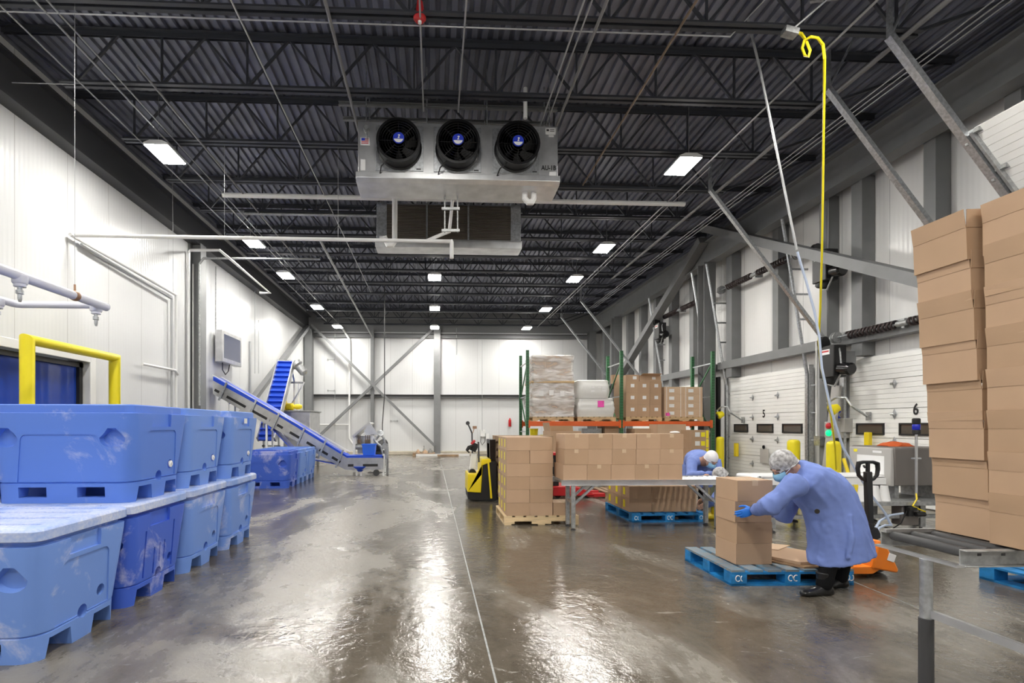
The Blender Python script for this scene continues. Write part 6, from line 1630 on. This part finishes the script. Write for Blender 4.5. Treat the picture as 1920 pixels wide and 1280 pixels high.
co_ = fuse(b, 'coat', 'coat', t, .010, 4); folds(co_)
# trousers and boots
b = MB()
for i in range(2): limb(b, [(hipL, hipR)[i] + Vector((0, 0, -.08)), kn[i], Vector((an[i].x, an[i].y, .09))], [.075, .066, .060])
fuse(b, 'trousers', 'trousers', t, .011, 4)
toe = [Vector((w_(1502, 1100, YW - .07).x, YW - .07, 0)), Vector((w_(1540, 1100, YW + .11).x, YW + .11, 0))]
for i in range(2):
    b = MB(); boot(b, an[i], toe[i]); fuse(b, 'boot', 'boot_black', t, .008, 3)
# gloves
b = MB(); hand(b, wr[0] + Vector((-.005, .02, 0)), (-.82, .34, -.42), (.15, .9, -.1), -1, .45); b.tube(wr[0] + (el[0] - wr[0]).normalized() * .05, wr[0], .037, .031, 14); fuse(b, 'glove', 'glove', t, .0042, 2)
b = MB(); hand(b, wr[1] + Vector((-.01, .0, 0)), (-.5, -.1, -.85), (-1, 0, .3), 1, .15); fuse(b, 'glove', 'glove', t, .0042, 2)
b = MB(); p = wr[0] + (el[0] - wr[0]).normalized() * .022; b.lathe(p, [(.053, -.008), (.055, 0), (.053, .008)], 18, (el[0] - wr[0])); b.build('cuff', 'hair', co_, W=True)
b = MB(); p = w_(1531, 958, YW - .212); b.lathe(p, [(.018, 0), (.02, .004), (.018, .012)], 14, (0, -1, 0)); b.build('pocket_slit', 'hair', co_, W=True)

# ------------------------------------------------ worker in a white hairnet leaning over behind the conveyor
YB2 = 7.95
v_ = lambda u, v, Y=YB2: aty(u, v, Y)
t = thing('person', 'person in a blue coat and white hairnet leaning forward behind the roller conveyor', 'person', (v_(1304, 980, 8.45).x, 8.45, 0))
hc = v_(1333, 861, 7.78)
b = MB(); P2 = head_parts(b, hc, (.05, -.78, -.62), (.08, -.62, .78), 1.06)
nk = v_(1322, 862, 7.95); pel = Vector((v_(1304, 900, 8.45).x, 8.42, .84))
limb(b, [hc + Vector((0, .03, -.02)), nk], [.058, .062]); limb(b, [nk, nk * .5 + pel * .5, pel], [.10, .13, .14])
sh = [v_(1297, 866, 7.97), v_(1343, 868, 7.92)]; el = [v_(1297, 893, 7.75), v_(1345, 894, 7.72)]; wr = [v_(1316, 888, 7.56), v_(1327, 888, 7.56)]
for i in range(2): limb(b, [nk, sh[i], el[i], wr[i]], [.07, .062, .046, .031])
ft = []
for i in range(2):
    sx = (-.1, .1)[i]; h = pel + Vector((sx, 0, -.02)); k = Vector((pel.x + sx * 1.1, 8.38, .46)); a = Vector((pel.x + sx * 1.1, 8.45, .10)); limb(b, [h, k, a], [.095, .062, .045]); ft.append((h, k, a))
fuse(b, 'body', 'skin', t, .010, 3)
head_extras(t, P2, 1.06, True, 'hairnet_white')
b = MB(); rg = []
for f, hw, hh in ((0, .10, .09), (.12, .20, .12), (.35, .215, .135), (.65, .21, .14), (.9, .215, .16), (1.0, .22, .17)):
    p = nk + (pel - nk) * f; rg.append(ell(p, Vector((hw, 0, 0)), Vector((0, -.05, hh))))
for z, e in ((.72, .23), (.5, .25), (.36, .27)): rg.append(ell((pel.x, 8.42, z), Vector((e, 0, 0)), Vector((0, e * .75, 0))))
b.loft(rg)
for i in range(2): limb(b, [sh[i] + (nk - sh[i]) * .3, sh[i], el[i], wr[i]], [.085, .085, .070, .050])
folds(fuse(b, 'coat', 'coat', t, .012, 5), .006)
b = MB()
for h, k, a in ft: limb(b, [h, k, Vector((a.x, a.y, .09))], [.10, .08, .062])
fuse(b, 'trousers', 'trousers', t, .013, 4)
for h, k, a in ft:
    b = MB(); boot(b, a, Vector((a.x, a.y - .19, 0))); fuse(b, 'boot', 'boot_black', t, .009, 3)
for i in range(2):
    b = MB(); hand(b, wr[i], ((.9, -.3, -.1), (-.9, -.3, -.1))[i], (0, .4, -1), (1, -1)[i], .6); fuse(b, 'hand', 'skin', t, .0045, 2)

# ------------------------------------------------ worker squatting behind the conveyor, facing the blue pallet
YQ = 7.36
q_ = lambda u, v, Y=YQ: aty(u, v, Y)
t = thing('person', 'person in a grey hairnet squatting behind the conveyor beside the blue pallet', 'person', (q_(1350, 980).x, YQ + .05, 0))
hc = q_(1351, 893)
b = MB(); P3 = head_parts(b, hc, (-.80, -.12, -.58), (-.55, 0, .83), 1.05)
nk = q_(1362, 904); pel = q_(1388, 955, YQ + .04)
limb(b, [hc + Vector((.03, 0, -.02)), nk], [.058, .062]); limb(b, [nk, nk * .5 + pel * .5 + Vector((.06, 0, .04)), pel], [.10, .13, .15])
sh = [q_(1358, 916, YQ - .16), q_(1360, 914, YQ + .17)]; el = [q_(1338, 940, YQ - .16), q_(1342, 938, YQ + .14)]; wr = [q_(1325, 946, YQ - .10), q_(1321, 936, YQ + .12)]
for i in range(2): limb(b, [nk, sh[i], el[i], wr[i]], [.07, .062, .046, .031])
kn = [q_(1344, 938, YQ - .10), q_(1346, 938, YQ + .16)]; an = [Vector((q_(1342, 970, YQ - .08).x, YQ - .06, .10)), Vector((q_(1350, 970, YQ + .16).x, YQ + .18, .10))]
for i in range(2): limb(b, [pel + Vector((0, (-.08, .08)[i], 0)), kn[i], an[i]], [.09, .065, .045])
fuse(b, 'body', 'skin', t, .010, 3)
head_extras(t, P3, 1.05, True, 'hairnet')
b = MB(); d = pel - nk; rg = []
for f, hw, hh in ((0, .09, .08), (.15, .20, .13), (.45, .22, .16), (.8, .23, .19), (1.05, .22, .18), (1.2, .15, .12)):
    p = nk + d * f + Vector((.05 * math.sin(f * 3), 0, .03 * math.sin(f * 3))); rg.append(ell(p, Vector((0, hw, 0)), Vector((-.6, 0, -.75)).normalized() * hh))
b.loft(rg)
for i in range(2): limb(b, [sh[i] + (nk - sh[i]) * .3, sh[i], el[i], wr[i]], [.085, .085, .068, .050])
folds(fuse(b, 'coat', 'coat', t, .012, 5), .006)
b = MB()
for i in range(2): limb(b, [pel + Vector((0, (-.08, .08)[i], 0)), kn[i], Vector((an[i].x, an[i].y, .30))], [.11, .088, .07])
fuse(b, 'trousers', 'trousers', t, .013, 4)
for i in range(2):
    b = MB(); boot(b, an[i], an[i] + Vector((-.20, 0, 0))); b.tube(Vector((an[i].x, an[i].y, .1)), an[i] * .45 + kn[i] * .55, .058, .070, 14); fuse(b, 'boot', 'yellow', t, .009, 3)
    b = MB(); hand(b, wr[i], (-.85, 0, -.3), (0, (1, -1)[i], -.4), (1, -1)[i], .5); fuse(b, 'hand', 'skin', t, .0045, 2)
